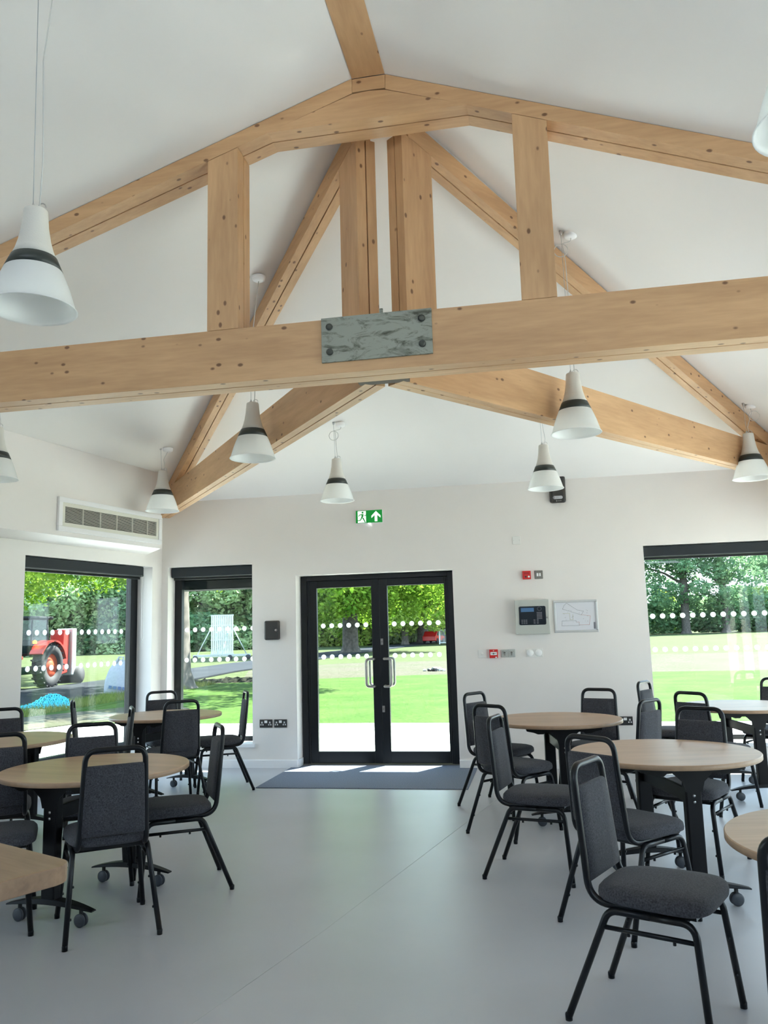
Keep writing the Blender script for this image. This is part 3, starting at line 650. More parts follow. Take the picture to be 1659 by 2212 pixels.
# ------------------------------------------------------------------ blinds and vent
def blind(lab, width, loc, rotz, y0=0.05, chain=None):
    e = empty('roller_blind', loc, rotz, lab, 'blind', 'dark roller blind boxes above the windows')
    MB().box(0.0, width, y0, y0 + 0.105, -0.115, -0.004).build('blind_box', M_blind, e, bevel=0.012, seg=3)
    MB().box(0.012, width - 0.012, y0 + 0.04, y0 + 0.062, -0.142, -0.117).build('bottom_bar', M_frame, e, bevel=0.003)
    if chain is not None:
        MB().tube(fillet([(chain, y0 - 0.006, -0.1), (chain, y0 - 0.008, -0.78), (chain + 0.02, y0 - 0.008, -0.82), (chain + 0.035, y0 - 0.008, -0.78), (chain + 0.035, y0 - 0.006, -0.1)], 0.015), 0.0022, 6).build('pull_chain', M_white, e)
        MB().lathe([(0.0001, -0.012), (0.008, -0.01), (0.008, 0.006), (0.0001, 0.01)], (chain + 0.018, y0 - 0.008, -0.825), 10).build('chain_weight', M_white, e)
blind('dark roller blind box over the narrow window beside the door', W2[1] - W2[0] - 0.016, (W2[0] + 0.012, D, W2[3]), 0, y0=0.055)
blind('dark roller blind box over the large right window', W3[1] - W3[0] - 0.012, (W3[0] + 0.004, D, W3[3]), 0, y0=0.055)
blind('dark roller blind box over the left window below the air vent', S1 - S0 - 0.125, (CL.x - al.x * (S1 - 0.006), CL.y - al.y * (S1 - 0.006), 2.193), PI / 2 - AL, y0=0.02, chain=S1 - S0 - 0.165)
# air grille on the bulkhead face: local x along wall to corner, y outward
gs = Vector((tipN.x, tipN.y))
vl = 1.42
v0 = gs - al * (0.02 + vl)
e = empty('air_grille', (v0.x, v0.y, 2.325), PI / 2 - AL, 'white framed air grille with fine horizontal slats high on the left bulkhead', 'vent')
H0_, H1_ = 0.04, 0.345
fb = MB(); tk = 0.045
for a in ((0, vl, H1_ - tk, H1_), (0, vl, H0_, H0_ + tk), (0, tk, H0_ + tk, H1_ - tk), (vl - tk, vl, H0_ + tk, H1_ - tk)): fb.box(a[0], a[1], -0.03, -0.001, a[2], a[3])
fb.build('outer_frame', M_trim, e, bevel=0.004)
fb = MB(); a0, a1, c0, c1 = tk, vl - tk, H0_ + tk, H1_ - tk; t2 = 0.035
for a in ((a0, a1, c1 - t2, c1), (a0, a1, c0, c0 + t2), (a0, a0 + t2, c0 + t2, c1 - t2), (a1 - t2, a1, c0 + t2, c1 - t2)): fb.box(a[0], a[1], -0.022, -0.001, a[2], a[3])
fb.build('inner_frame', M_cream, e, bevel=0.002)
MB().box(a0 + t2, a1 - t2, -0.004, -0.001, c0 + t2, c1 - t2).build('dark_backing', M_dark, e)
sb = MB(); nsl = 14; hh = (c1 - c0 - 2 * t2) / nsl
for k in range(nsl + 1): sb.prism([(-0.018, c0 + t2 + k * hh - 0.0016), (-0.010, c0 + t2 + k * hh - 0.0008), (-0.010, c0 + t2 + k * hh + 0.0008), (-0.018, c0 + t2 + k * hh + 0.0016)], 0, a0 + t2, a1 - t2)
for k in range(1, 6): xx = a0 + t2 + (a1 - a0 - 2 * t2) * k / 5.6; sb.box(xx - 0.003, xx + 0.003, -0.019, -0.007, c0 + t2, c1 - t2)
sb.build('slats', M_cream, e)

# ------------------------------------------------------------------ chairs
def make_chair():
    e = empty('banquet_chair', (0, 0, 0), 0, 'x', 'chair', 'black stacking chairs around the tables')
    tr = 0.0130
    for sx in (-1, 1):
        for sy in (-1, 1):
            foot = (sx * 0.2125, sy * 0.25, 0.012); yb = -0.092 if sy < 0 else 0.212
            q = MB(); pts = fillet([foot, (sx * 0.176, yb, 0.39), (sx * 0.176, 0.06, 0.39)], 0.055, 7)
            q.tube(pts, tr, 12)
            # rubber tip and small stacking buffers
            q.lathe([(0.0001, 0.0), (0.013, 0.0), (0.0135, 0.02), (0.0120, 0.024)], (foot[0], foot[1], 0), 12)
            for u in (0.28, 0.62):
                p = Vector(foot).lerp(Vector((sx * 0.176, yb, 0.39)), u)
                q.lathe([(0.0001, -0.020), (0.006, -0.018), (0.0075, 0)] if sx > 0 else [(0.0075, 0), (0.006, 0.018), (0.0001, 0.020)], (p.x, p.y, p.z), 8, 0)
            q.build('leg', M_black, e)
        q = MB(); q.tube([(sx * 0.1815, -0.112, 0.332), (sx * 0.1815, 0.2185, 0.332)], 0.0085, 10)
        for yy in (-0.02, 0.14): q.lathe([(0.0001, -0.014), (0.006, -0.014), (0.006, 0)], (sx * 0.1815, yy, 0.328), 8)
        q.build('stretcher', M_black, e)
    q = MB(); q.tube([(-0.176, 0.17, 0.385), (0.176, 0.17, 0.385)], 0.0095, 8); q.tube([(-0.176, -0.06, 0.385), (0.176, -0.06, 0.385)], 0.0095, 8)
    q.box(-0.165, 0.165, -0.12, 0.215, 0.398, 0.412)
    q.build('seat_frame', M_black, e)
    L = [(-0.158, 0.12, 0.404), (-0.158, -0.166, 0.404), (-0.139, -0.213, 0.874), (0.139, -0.213, 0.874), (0.158, -0.166, 0.404), (0.158, 0.12, 0.404)]
    MB().tube(fillet(L, [0, 0.085, 0.062, 0.062, 0.085, 0], 9), 0.0135, 12).build('back_frame', M_black, e)
    # back pad
    def yb_(z): return -0.166 - 0.047 * (z - 0.404) / 0.47
    def xb_(z): return 0.158 - 0.019 * (z - 0.404) / 0.47
    zs = [0.466, 0.472, 0.50, 0.63, 0.765, 0.795, 0.801]; th = [0.004, 0.011, 0.0155, 0.0165, 0.0155, 0.011, 0.004]; vs = []; fs = []
    n_ = 8; prof = [(-1, 0.35), (-0.97, 1), (-0.5, 1.15), (0, 1.2), (0.5, 1.15), (0.97, 1), (1, 0.35)]
    ring = [(u, v) for u, v in prof] + [(u, -v) for u, v in reversed(prof)]
    for z, t_ in zip(zs, th):
        for u, v in ring: vs.append((u * (xb_(z) - 0.004), yb_(z) + v * t_, z))
    m = len(ring)
    for i in range(len(zs) - 1):
        for k in range(m): fs.append((i * m + k, i * m + (k + 1) % m, (i + 1) * m + (k + 1) % m, (i + 1) * m + k))
    fs += [tuple(range(m)), tuple(len(vs) - m + k for k in range(m))]
    MB().add(vs, fs, True).build('backrest', M_fab, e)
    # seat pad
    def outline(inset):
        pts = []; n = 40
        for k in range(n):
            a = 2 * PI * k / n; cx, sy_ = math.cos(a), math.sin(a); p = 0.42
            x = math.copysign(abs(cx) ** p, cx); y_ = math.copysign(abs(sy_) ** p, sy_)
            hwid = 0.192 + 0.018 * (y_ + 1) / 2
            if y_ < 0: hwid -= 0.02 * (-y_) ** 2
            pts.append((x * (hwid - inset), 0.052 + y_ * (0.208 - inset)))
        return pts
    lay = [(0.412, 0.012), (0.418, 0.002), (0.432, 0.0), (0.450, 0.003), (0.462, 0.014), (0.470, 0.038), (0.476, 0.09), (0.478, 0.15)]; vs = []; fs = []
    for z, ins in lay: vs += [(x, y_, z) for x, y_ in outline(ins)]
    m = 40
    for i in range(len(lay) - 1):
        for k in range(m): fs.append((i * m + k, i * m + (k + 1) % m, (i + 1) * m + (k + 1) % m, (i + 1) * m + k))
    fs += [tuple(range(m - 1, -1, -1)), tuple(len(vs) - m + k for k in range(m))]
    MB().add(vs, fs, True).build('seat', M_fab, e)
    return e
def ctr(ra, rb_, f): # centre from the two rear feet
    l = math.hypot(*f); return ((ra[0] + rb_[0]) / 2 + 0.25 * f[0] / l, (ra[1] + rb_[1]) / 2 + 0.25 * f[1] / l)
CH = [
 ((0.349, 3.32), (0.906, -0.425), 'nearest black chair at bottom right, drawn up facing the near right table'),
 ((-0.086, 5.045), (0.975, -0.222), 'black chair side on at the aisle, left of the large right table'),
 (ctr((0.032, 4.24), (0.333, 3.96), (0.68, 0.73)), (0.68, 0.73), 'black chair with its back to us, directly behind the nearest right chair'),
 ((0.858, 5.318), (-0.49, -0.87), 'black chair facing us across the large right table, seat seen below the top'),
 ((-0.382, 6.873), (0.849, -0.528), 'black chair nearest the door at the far right table, back lit blue'),
 (ctr((-0.563, 5.938), (-0.222, 5.675), (0.61, 0.79)), (0.61, 0.79), 'black chair with its back to us left of the far right table'),
 ((0.57, 6.24), (-0.80, 0.60), 'blue lit black chair behind the large right table, turned left to the far table'),
 ((0.38, 7.03), (-0.41, -0.91), 'black chair behind the far right table, against the wall socket'),
 ((1.12, 7.98), (0.87, -0.49), 'blue lit black chair by the left edge of the right window'),
 ((1.27, 6.87), (0.73, 0.685), 'black chair with its back to us in front of the pale window table'),
 ((2.03, 8.07), (-0.55, -0.83), 'black chair behind the pale window table at the right picture edge'),
 ((0.74, 2.36), (0.5, 0.86), 'closest black chair cut off by the bottom right edge of the picture'),
 (ctr((-2.198, 3.631), (-1.868, 3.871), (-0.588, 0.809)), (-0.588, 0.809), 'black chair with its back to us in front of the large left table'),
 (ctr((-1.767, 4.577), (-1.988, 4.938), (-0.853, -0.522)), (-0.853, -0.522), 'black chair side on at the aisle, right of the large left table'),
 ((-2.69, 4.68), (0.54, -0.84), 'black chair facing us across the large left table'),
 ((-2.81, 3.84), (0.853, 0.522), 'black chair at the left edge, seat showing just behind the thick oak slab'),
 (ctr((-2.787, 6.663), (-3.11, 6.39), (-0.64, 0.77)), (-0.64, 0.77), 'black chair with its back to us in front of the far left table'),
 (ctr((-2.66, 7.425), (-2.843, 7.774), (-0.886, -0.464)), (-0.886, -0.464), 'black chair side on before the narrow window beside the mat corner'),
 ((-3.58, 7.55), (0.64, -0.77), 'black chair behind the far left table in the room corner'),
 ((-3.92, 6.87), (0.886, 0.464), 'black chair edge on in front of the left window'),
 ((-3.30, 5.86), (-0.853, -0.522), 'black chair edge on between the large left table and the far left table'),
 ((-4.13, 5.82), (0.55, -0.83), 'black chair with curved back at the left edge under the left window'),
 ((-3.22, 4.51), (-0.59, 0.81), 'black chair back at the left edge behind the large left table'),
]
chair0 = make_chair()
for i, (c_, f, lab) in enumerate(CH):
    o = chair0 if i == 0 else copy_tree(chair0)
    o.location = (c_[0], c_[1], 0); o.rotation_euler = (0, 0, math.atan2(f[1], f[0]) - PI / 2); o['label'] = lab

# ------------------------------------------------------------------ tables
def make_table():
    e = empty('round_table', (0, 0, 0), 0, 'x', 'table', 'round oak topped folding tables')
    Rr = 0.5; zt = 0.71
    tp = MB().lathe([(0.0001, zt), (Rr - 0.003, zt), (Rr, zt - 0.003), (Rr, zt - 0.024), (Rr - 0.002, zt - 0.026), (0.0001, zt - 0.026)], n=96, smooth=False)
    tp = tp.build('tabletop', M_top, e)
    MB().lathe([(Rr - 0.001, zt - 0.0025), (Rr + 0.0008, zt - 0.004), (Rr + 0.0008, zt - 0.0235), (Rr - 0.001, zt - 0.0255)], n=96).build('edge_banding', M_edge, tp)
    for s_ in (-1, 1):
        q = MB(); y0 = s_ * 0.335
        q.prism([(-0.042, y0 - 0.025), (0.042, y0 - 0.025), (0.042, y0 + 0.025), (-0.042, y0 + 0.025)], 2, 0.115, 0.675)
        c_ = q.build('leg', M_blk2, e, bevel=0.008)
        sc = MB()
        for zz in (0.60, 0.54, 0.51): sc.lathe([(0.0001, -0.004 if s_ < 0 else 0.004), (0.0075, -0.002 if s_ < 0 else 0.002), (0.0075, 0)], (0.0, y0 + s_ * 0.0255, zz), 12, 1)
        sc.build('bolt', M_bolt, c_)
        sh = [(0.27, 0.684), (0.27, 0.662), (0.22, 0.652), (0.19, 0.640), (0.15, 0.640), (0.135, 0.652), (0.105, 0.652), (0.09, 0.640), (0.075, 0.625), (0.058, 0.610), (0.05, 0.585), (0.044, 0.56)]
        pr = [(x, z) for x, z in sh] + [(-x, z) for x, z in reversed(sh)]
        MB().prism(pr, 1, y0 + s_ * 0.0262, y0 + s_ * 0.031).build('bracket', M_blk2, e)
        MB().box(-0.27, 0.27, y0 - 0.02, y0 + 0.02, 0.664, 0.684).build('cross_rail', M_blk2, e, bevel=0.003)
        # arched foot
        xs = np.linspace(-0.262, 0.262, 15); vs = []; fs = []
        for x in xs:
            k = 1 - (abs(x) / 0.262) ** 1.8; zt_ = 0.083 + 0.042 * k; zb_ = 0.076 + 0.022 * k; wd = 0.020 + 0.014 * k
            vs += [(x, y0 - wd, zb_), (x, y0 + wd, zb_), (x, y0 + wd * 0.8, zt_), (x, y0 - wd * 0.8, zt_)]
        for i in range(len(xs) - 1):
            for k in range(4): fs.append((i * 4 + k, i * 4 + (k + 1) % 4, (i + 1) * 4 + (k + 1) % 4, (i + 1) * 4 + k))
        fs += [(0, 1, 2, 3), tuple(len(vs) - 4 + k for k in range(4))]
        ft = MB().add(vs, fs).build('foot', M_blk2, e, bevel=0.003)
        for sx in (-1, 1):
            q = MB(); cx = sx * 0.187
            for dy in (-0.018, 0.006):
                q.lathe([(0.0001, 0), (0.024, 0), (0.032, 0.003), (0.032, 0.009), (0.024, 0.012), (0.0001, 0.012)], (cx, y0 + dy, 0.032), 22, 1)
            q.build('castor', M_cast, ft)
            MB().lathe([(0.0001, 0.03), (0.008, 0.03), (0.010, 0.06), (0.010, 0.086), (0.0001, 0.086)], (cx, y0, 0), 12).build('castor_stem', M_rub, ft)
    MB().box(-0.012, 0.012, -0.31, 0.31, 0.495, 0.565).build('stretcher', M_blk2, e, bevel=0.004)
    q = MB().tube([(-0.30, 0.0, 0.668), (-0.05, 0.0, 0.668)], 0.006, 8); q.box(-0.335, -0.30, -0.014, 0.014, 0.652, 0.678); q.build('release_lever', M_blk2, e)
    return e
TB = [((-2.445, 4.285), -7.7, 'large oak round table in the left foreground'), ((-3.40, 7.16), -15.2, 'oak round table in the far left corner between both windows'),
 ((-3.87, 5.43), -10, 'oak round table cut by the left edge below the left window'), ((0.088, 6.54), 8.5, 'oak round table nearest the door on the right'),
 ((0.64, 4.842), 13.9, 'large oak round table in the right middle ground'), ((1.64, 7.50), 9, 'pale blue reflecting round table in front of the right window'),
 ((1.07, 2.95), 10, 'near oak round table cut by the right edge')]
tb0 = make_table()
for i, (c_, a, lab) in enumerate(TB):
    o = tb0 if i == 0 else copy_tree(tb0)
    o.location = (c_[0], c_[1], 0); o.rotation_euler = (0, 0, R(a)); o['label'] = lab
# thick slab table at the lower left edge
cs = Vector((-1.385, 2.33)); ang = math.atan2(0.175, -0.35)
e = empty('slab_table', (cs.x, cs.y, 0), ang, 'thick rustic oak slab table corner at the lower left edge', 'table')
zt = 0.75
def rrect(x0, x1, y0, y1, r, n=8):
    P = []
    for cx, cy, a0_ in ((x1 - r, y1 - r, 0), (x0 + r, y1 - r, PI / 2), (x0 + r, y0 + r, PI), (x1 - r, y0 + r, 1.5 * PI)):
        for k in range(n + 1): a = a0_ + PI / 2 * k / n; P.append((cx + r * math.cos(a), cy + r * math.sin(a)))
    return P
MB().prism(rrect(0, 1.4, 0.0, 0.75, 0.07), 2, zt - 0.052, zt).build('tabletop', M_slab, e, bevel=0.003)
for xx in (0.55, 1.15):
    MB().box(xx - 0.04, xx + 0.04, 0.33, 0.41, 0.03, zt - 0.053).build('leg', M_blk2, e, bevel=0.004)
    MB().box(xx - 0.04, xx + 0.04, 0.10, 0.64, 0.0, 0.03).build('foot', M_blk2, e, bevel=0.004)


# ------------------------------------------------------------------ outside
def sheet(name, poly, z, mat, lab=None):
    o = MB().prism(poly, 2, z - 0.05, z).build(name, mat); return struct(o)
GZ = -0.03
sheet('ground', [(-300, 8.97), (300, 8.97), (300, 300), (-300, 300)], GZ - 0.06, M_field)
sheet('ground_near', [(-60, -40), (60, -40), (60, 8.97), (-60, 8.97)], GZ - 0.3, M_pave)
sheet('patio', [(-8.3, -14), (12, -14), (12, 8.96), (40, 8.96), (40, 12.75), (-1, 13.05), (-8.3, 13.3)], GZ - 0.0, M_pave)
sheet('lawn', [(-8.3, 13.3), (-1, 13.05), (40, 12.75), (40, 27), (5, 26.5), (-4, 27.2), (-9.3, 25.0), (-9.6, 18), (-9.2, 13.3)], GZ + 0.004, M_lawn)
sheet('grass_verge', [(-10.9, -10), (-9.0, -10), (-9.2, 13.5), (-9.55, 18), (-9.35, 25), (-11.6, 25.5), (-10.9, 18)], GZ + 0.012, M_lawn)
sheet('dirt_path', [(-9.6, -10), (-8.5, -10), (-8.35, 12.2), (-7.6, 14.15), (-7.0, 15.8), (-8.2, 17.2), (-8.72, 16.24), (-9.76, 14.33), (-10.0, 13.2)], GZ + 0.018, M_earth)
sheet('dry_ground', [(-9.35, 25.0), (-4, 27.2), (5, 26.5), (40, 27), (40, 42), (6, 42.5), (-3, 40), (-9.5, 39), (-12, 33)], GZ + 0.000, M_earth)
sheet('road', [(-16.2, -10), (-11.0, -10), (-11.0, 18), (-12.6, 33), (-13.0, 60), (-12.6, 120), (-16.4, 120), (-17.0, 60), (-16.6, 42), (-15.6, 27)], GZ + 0.002, M_road)
# roof overhang and canopy outside
b = MB().box(-4.9, 3.6, D + WT, 9.86, 2.52, 2.60); b.box(-4.9, 3.6, 9.80, 9.86, 2.30, 2.60)
struct(b.build('trim_4', M_fascia))
b = MB().box(-4.45, -0.35, D + WT, 9.65, 2.02, 2.20); b.box(-4.45, -0.35, 9.59, 9.66, 1.975, 2.22)
b.box(W2[0] + 0.002, W2[1] - 0.002, 8.895, D + WT + 0.01, 1.945, 2.191)  # near-black filler added in the window head, stands in for canopy shade
struct(b.build('trim_5', M_fascia))
# ---- trees
def np_mesh(name, V, F, mat, parent=None):
    me = bpy.data.meshes.new(name); me.from_pydata(V.tolist(), [], F.tolist()); me.update(); me.materials.append(mat)
    o = bpy.data.objects.new(name, me); COL.objects.link(o)
    if parent is not None: o.parent = parent
    return o
def leaf_cloud(blobs, n, size, rs, droop=0.0):
    """blobs: (cx,cy,cz,rx,ry,rz,weight). small kinked leaf sprays gathered on shells"""
    rng = np.random.default_rng(rs); w_ = np.array([b_[6] for b_ in blobs], float); w_ /= w_.sum()
    idx = rng.choice(len(blobs), n, p=w_); B = np.array([b_[:6] for b_ in blobs])[idx]
    dv = rng.normal(size=(n, 3)); dv /= np.linalg.norm(dv, axis=1)[:, None]
    rad = rng.uniform(0.55, 1.0, n) ** 0.5
    C = B[:, :3] + dv * rad[:, None] * B[:, 3:6]
    C[:, 2] -= droop * rng.random(n)
    a = rng.normal(size=(n, 3)); a[:, 2] *= 0.6; a /= np.linalg.norm(a, axis=1)[:, None]
    c_ = np.cross(a, rng.normal(size=(n, 3))); c_ /= np.linalg.norm(c_, axis=1)[:, None]
    s = size * rng.uniform(0.5, 1.2, n)[:, None]; a = a * s; c_ = c_ * s * 0.6
    V = np.stack([C - a, C + c_ * 0.8, C + a, C - c_], 1).reshape(-1, 3)
    F = np.arange(4 * n).reshape(n, 4)
    return V, F
def branches(rs, h, r, nb, spread, first=0.35, lean=(0, 0)):
    rn = random.Random(rs); q = MB(); P = [Vector((0, 0, -0.1))]; n = 7
    q.tube([(0, 0, -0.15), (0.0, 0, 0.05), (lean[0] * 0.05, 0, 0.5), (lean[0] * 0.3, lean[1] * 0.3, h * 0.4), (lean[0] * 0.6, lean[1] * 0.6, h * 0.7), (lean[0], lean[1], h)], [r * 1.9, r * 1.35, r * 1.05, r * 0.9, r * 0.6, r * 0.15], 12)
    for k in range(nb):
        t_ = first + (1 - first) * k / nb * 0.85; a = rn.uniform(0, 2 * PI); L = spread * (1 - 0.5 * t_) * rn.uniform(0.7, 1.1)
        b0 = Vector((lean[0] * t_, lean[1] * t_, h * t_)); dx = Vector((math.cos(a), math.sin(a), rn.uniform(0.1, 0.5)))
        pts = [b0, b0 + dx * L * 0.35 + Vector((0, 0, L * 0.1)), b0 + dx * L * 0.7 + Vector((0, 0, L * 0.1)), b0 + dx * L]
        rr_ = r * (0.5 - 0.25 * t_); q.tube(pts, [rr_, rr_ * 0.7, rr_ * 0.45, rr_ * 0.12], 7)
    return q
def blobs_for(rs, h, spread, z0, n, br):
    rn = random.Random(rs); out_ = []
    for k in range(n):
        t_ = rn.random(); z = z0 + (h - z0) * t_; rad = spread * math.sqrt(max(0.05, 1 - (t_ * 0.95) ** 2)) * math.sqrt(rn.random()) ; a = rn.uniform(0, 2 * PI)
        s = br * rn.uniform(0.7, 1.3); out_.append((rad * math.cos(a), rad * math.sin(a), z, s, s, s * 0.6, s * s))
    return out_
def tree(name, x, y, lab, grp, h, r, spread, z0, nleaf, size, mat, rs, nb=9, nblob=60, br=1.3, lean=(0, 0), droop=0.4, first=0.3):
    e = empty(name, (x, y, GZ), 0, lab, 'tree', grp)
    branches(rs, h * 0.85, r, nb, spread, first, lean).build('trunk', M_bark, e)
    V, F = leaf_cloud(blobs_for(rs, h, spread, z0, nblob, br), nleaf, size, rs, droop)
    np_mesh('foliage', V, F, mat, e); return e
def copy_at(src, x, y, rz, sc, lab, sz=None):
    o = copy_tree(src); o.location = (x, y, GZ); o.rotation_euler = (0, 0, rz); o.scale = (sc, sc, sz or sc); o['label'] = lab; return o
AG = 'avenue trees along the drive'
av = tree('avenue_tree', -14.2, 61.5, 'broad avenue tree with a thick flared trunk seen through the left door leaf', AG, 15, 0.60, 7.5, 3.1, 60000, 0.19, M_leafA, 11, nblob=130, br=1.6, droop=0.9)
avd = tree('avenue_tree', -14.9, 92, 'yellow green avenue tree with a slim trunk, leftmost trunk in the right door leaf', AG, 19, 0.36, 9.0, 3.0, 60000, 0.22, M_leafD, 33, nb=12, nblob=130, br=1.8, droop=1.2, first=0.12)
copy_at(av, -14.1, 101, 4.1, 1.15, 'avenue tree with a stout trunk in the middle of the right door leaf')
copy_at(av, -12.3, 109, 5.0, 1.05, 'farthest avenue tree, trunk beside the small white gate')
av2 = tree('avenue_tree', -10.25, 22.2, 'nearest avenue tree, grey trunk seen through the narrow window', AG, 12, 0.42, 6.0, 3.9, 60000, 0.115, M_leafA, 21, nblob=110, br=1.15, lean=(-0.6, 0.6), droop=0.7)
copy_at(av2, -22.5, 30.0, 1.3, 1.15, 'avenue tree whose leafy branches hang into the top of the left window')
# distant belt
BG = 'woodland trees beyond the playing field'
tA = tree('woodland_tree', -58, 80, 'pale willow like woodland tree behind the tractor in the left window', BG, 17, 0.4, 7.0, 0.8, 34000, 0.32, M_leafB, 41, nblob=120, br=1.9, droop=1.6)
tB = tree('woodland_tree', -34, 96, 'dark woodland tree at the right edge of the narrow window', BG, 15, 0.5, 6.5, 0.6, 30000, 0.32, M_leafC, 42, nblob=110, br=1.9)
tC = tree('woodland_tree', -24, 100, 'yellow green woodland tree behind the thick trunk in the left door leaf', BG, 13, 0.35, 6.0, 0.5, 30000, 0.30, M_leafD, 43, nblob=110, br=1.7, droop=1.2)
tD = tree('woodland_tree', 22.3, 133, 'tall open crowned tree with a dark trunk, left in the right window', BG, 28, 0.62, 8.5, 5.0, 15000, 0.30, M_leafC, 44, nb=18, nblob=75, br=1.7, lean=(0.5, 0), first=0.2)
rn = random.Random(9)
P_ = {'A': (tA, 'pale willow like'), 'B': (tB, 'dark'), 'C': (tC, 'yellow green'), 'D': (tD, 'tall open crowned')}
LST = [('A', -51, 84, 'in the middle of the left window'), ('B', -46, 86, 'beside the right frame of the left window'), ('C', -56, 93, 'above the tractor in the left window'),
 ('A', -38, 92, 'directly behind the sight screen'), ('C', -30, 99, 'at the left edge of the left door leaf'), ('A', -27, 108, 'just left of the thick trunk in the left door leaf'),
 ('C', -21, 112, 'behind the meeting stiles of the double doors'), ('A', -17, 122, 'behind the trunks in the right door leaf'),
 ('D', 28.3, 134, 'right of centre in the right window'), ('D', 12.5, 134, 'at the left edge of the right window'), ('D', 41.0, 150, 'in the far right of the right window'),
 ('C', 22.5, 156, 'between the tall trunks in the right window'), ('C', 35.5, 142, 'yellow lit at the right of the right window'), ('B', 10, 150, 'low at the left edge of the right window')]
for k, x, y, where in LST:
    src, ad = P_[k]; s = rn.uniform(0.85, 1.1)
    if x > 8 and k != 'D': s *= 0.62
    copy_at(src, x, y, rn.uniform(0, 6.28), s, '%s woodland tree %s' % (ad, where))
# low dark hedge bank under the woodland
def hedge(name, x0, y0, x1, y1, h, n, mat, lab, rs, grp):
    L = math.hypot(x1 - x0, y1 - y0); m_ = int(L / 2.2); rn = random.Random(rs); bl = []
    for k in range(m_):
        u = (k + rn.random()) / m_; s = h * rn.uniform(0.35, 0.55)
        bl.append((x0 + (x1 - x0) * u + rn.uniform(-1, 1), y0 + (y1 - y0) * u + rn.uniform(-1, 1), h * rn.uniform(0.3, 0.6), s * 1.4, s * 1.4, s, s * s))
    V, F = leaf_cloud(bl, n, 0.4, rs); V[:, 2] = np.maximum(V[:, 2], 0); o = np_mesh(name, V, F, mat); o.location = (0, 0, GZ)
    return tag(o, lab, 'hedge', grp)
HG = 'low hedges along the field edge'
hedge('hedge', -75, 76, -36, 86, 4.5, 16000, M_leafC, 'dark low hedge along the field edge in the left window', 1, HG)
hedge('hedge', -40, 90, -16, 104, 4.5, 14000, M_leafB, 'pale bushy hedge behind the sight screen and the avenue trunk', 2, HG)
hedge('hedge', -18, 118, -4, 130, 4.0, 7000, M_leafD, 'light green hedge low behind the avenue trunks in the right door leaf', 3, HG)
hedge('hedge', 8, 134, 46, 140, 5.5, 18000, M_leafC, 'dark hedge under the tall trees in the right window', 4, HG)
# ---- sight screen
e = empty('sight_screen', (-19.3, 48.3, GZ), R(16), 'white slatted cricket sight screen on a wheeled frame beyond the drive', 'sight screen')
q = MB()
for k in range(12): q.box(-0.66 + k * 0.115, -0.66 + k * 0.115 + 0.085, -0.02, 0.02, 0.35, 2.75)
q.build('slats', M_pwhite, e)
q = MB()
for zz in (0.35, 1.2, 2.1, 2.72): q.box(-0.7, 0.72, 0.02, 0.06, zz, zz + 0.07)
q.build('cross_rails', M_zinc, e)
q = MB()
for s_ in (-1, 1): q.tube([(s_ * 0.7, 0, 1.9), (s_ * 1.5, 0, 0.35)], 0.03, 8); q.tube([(s_ * 0.35, 0.04, 1.7), (s_ * 0.1, -1.1, 0.3)], 0.03, 8)
q.build('braces', M_zinc, e)
MB().box(-1.75, 1.75, -0.08, 0.08, 0.22, 0.36).build('base_beam', M_zinc, e)
for xx in (-1.6, 0.5, 1.6): MB().lathe([(0.0001, -0.06), (0.14, -0.06), (0.16, -0.03), (0.16, 0.03), (0.14, 0.06), (0.0001, 0.06)], (xx, -0.12, 0.16), 20, 1).build('wheel', M_tyre, e)
# ---- tractor
e = empty('tractor', (-16.2, 23.9, GZ), R(2), 'red tractor with a mounted implement standing on the drive', 'tractor')
def wheel(x, y, r, w_, nm='rear_wheel'):
    t_ = MB().lathe([(r * 0.55, -w_ / 2), (r * 0.9, -w_ / 2), (r, -w_ * 0.35), (r, w_ * 0.35), (r * 0.9, w_ / 2), (r * 0.55, w_ / 2), (r * 0.5, 0)], (x, y, r), 36, 0)
    for k in range(22):
        a = 2 * PI * k / 22; cy, cz = y + r * math.cos(a), r + r * math.sin(a)
        t_.tube([(x - w_ / 2, cy, cz), (x, y + (r + 0.02) * math.cos(a + 0.08), r + (r + 0.02) * math.sin(a + 0.08)), (x + w_ / 2, cy, cz)], 0.028, 5)
    t_ = t_.build(nm, M_tyre, e)
    MB().lathe([(0.0001, -w_ * 0.3), (r * 0.2, -w_ * 0.32), (r * 0.3, -w_ * 0.1), (r * 0.56, -w_ * 0.35), (r * 0.56, w_ * 0.35), (r * 0.3, w_ * 0.1), (r * 0.2, w_ * 0.34), (0.0001, w_ * 0.3)], (x, y, r), 28, 0).build('wheel_rim', M_torange, t_)
wheel(0.78, 0, 0.68, 0.36); wheel(-0.78, 0, 0.68, 0.36); wheel(0.72, -2.1, 0.42, 0.26, 'front_wheel'); wheel(-0.72, -2.1, 0.42, 0.26, 'front_wheel')
for s_ in (-1, 1):
    q = MB(); P = [(0.0 + 0.80 * math.cos(a), 0.68 + 0.80 * math.sin(a)) for a in np.linspace(0.25, PI - 0.5, 12)]; Pi = [(0.0 + 0.745 * math.cos(a), 0.68 + 0.745 * math.sin(a)) for a in np.linspace(PI - 0.5, 0.25, 12)]
    q.prism(P + Pi, 0, s_ * 0.78 - 0.22, s_ * 0.78 + 0.22); q.build('fender', M_tred, e)
MB().box(-0.33, 0.33, -2.7, -0.7, 0.62, 1.32).build('bonnet', M_tred, e, bevel=0.08, seg=3)
MB().box(-0.3, 0.3, -2.5, 0.45, 0.42, 0.64).build('chassis', M_tgrn, e, bevel=0.03)
q = MB()
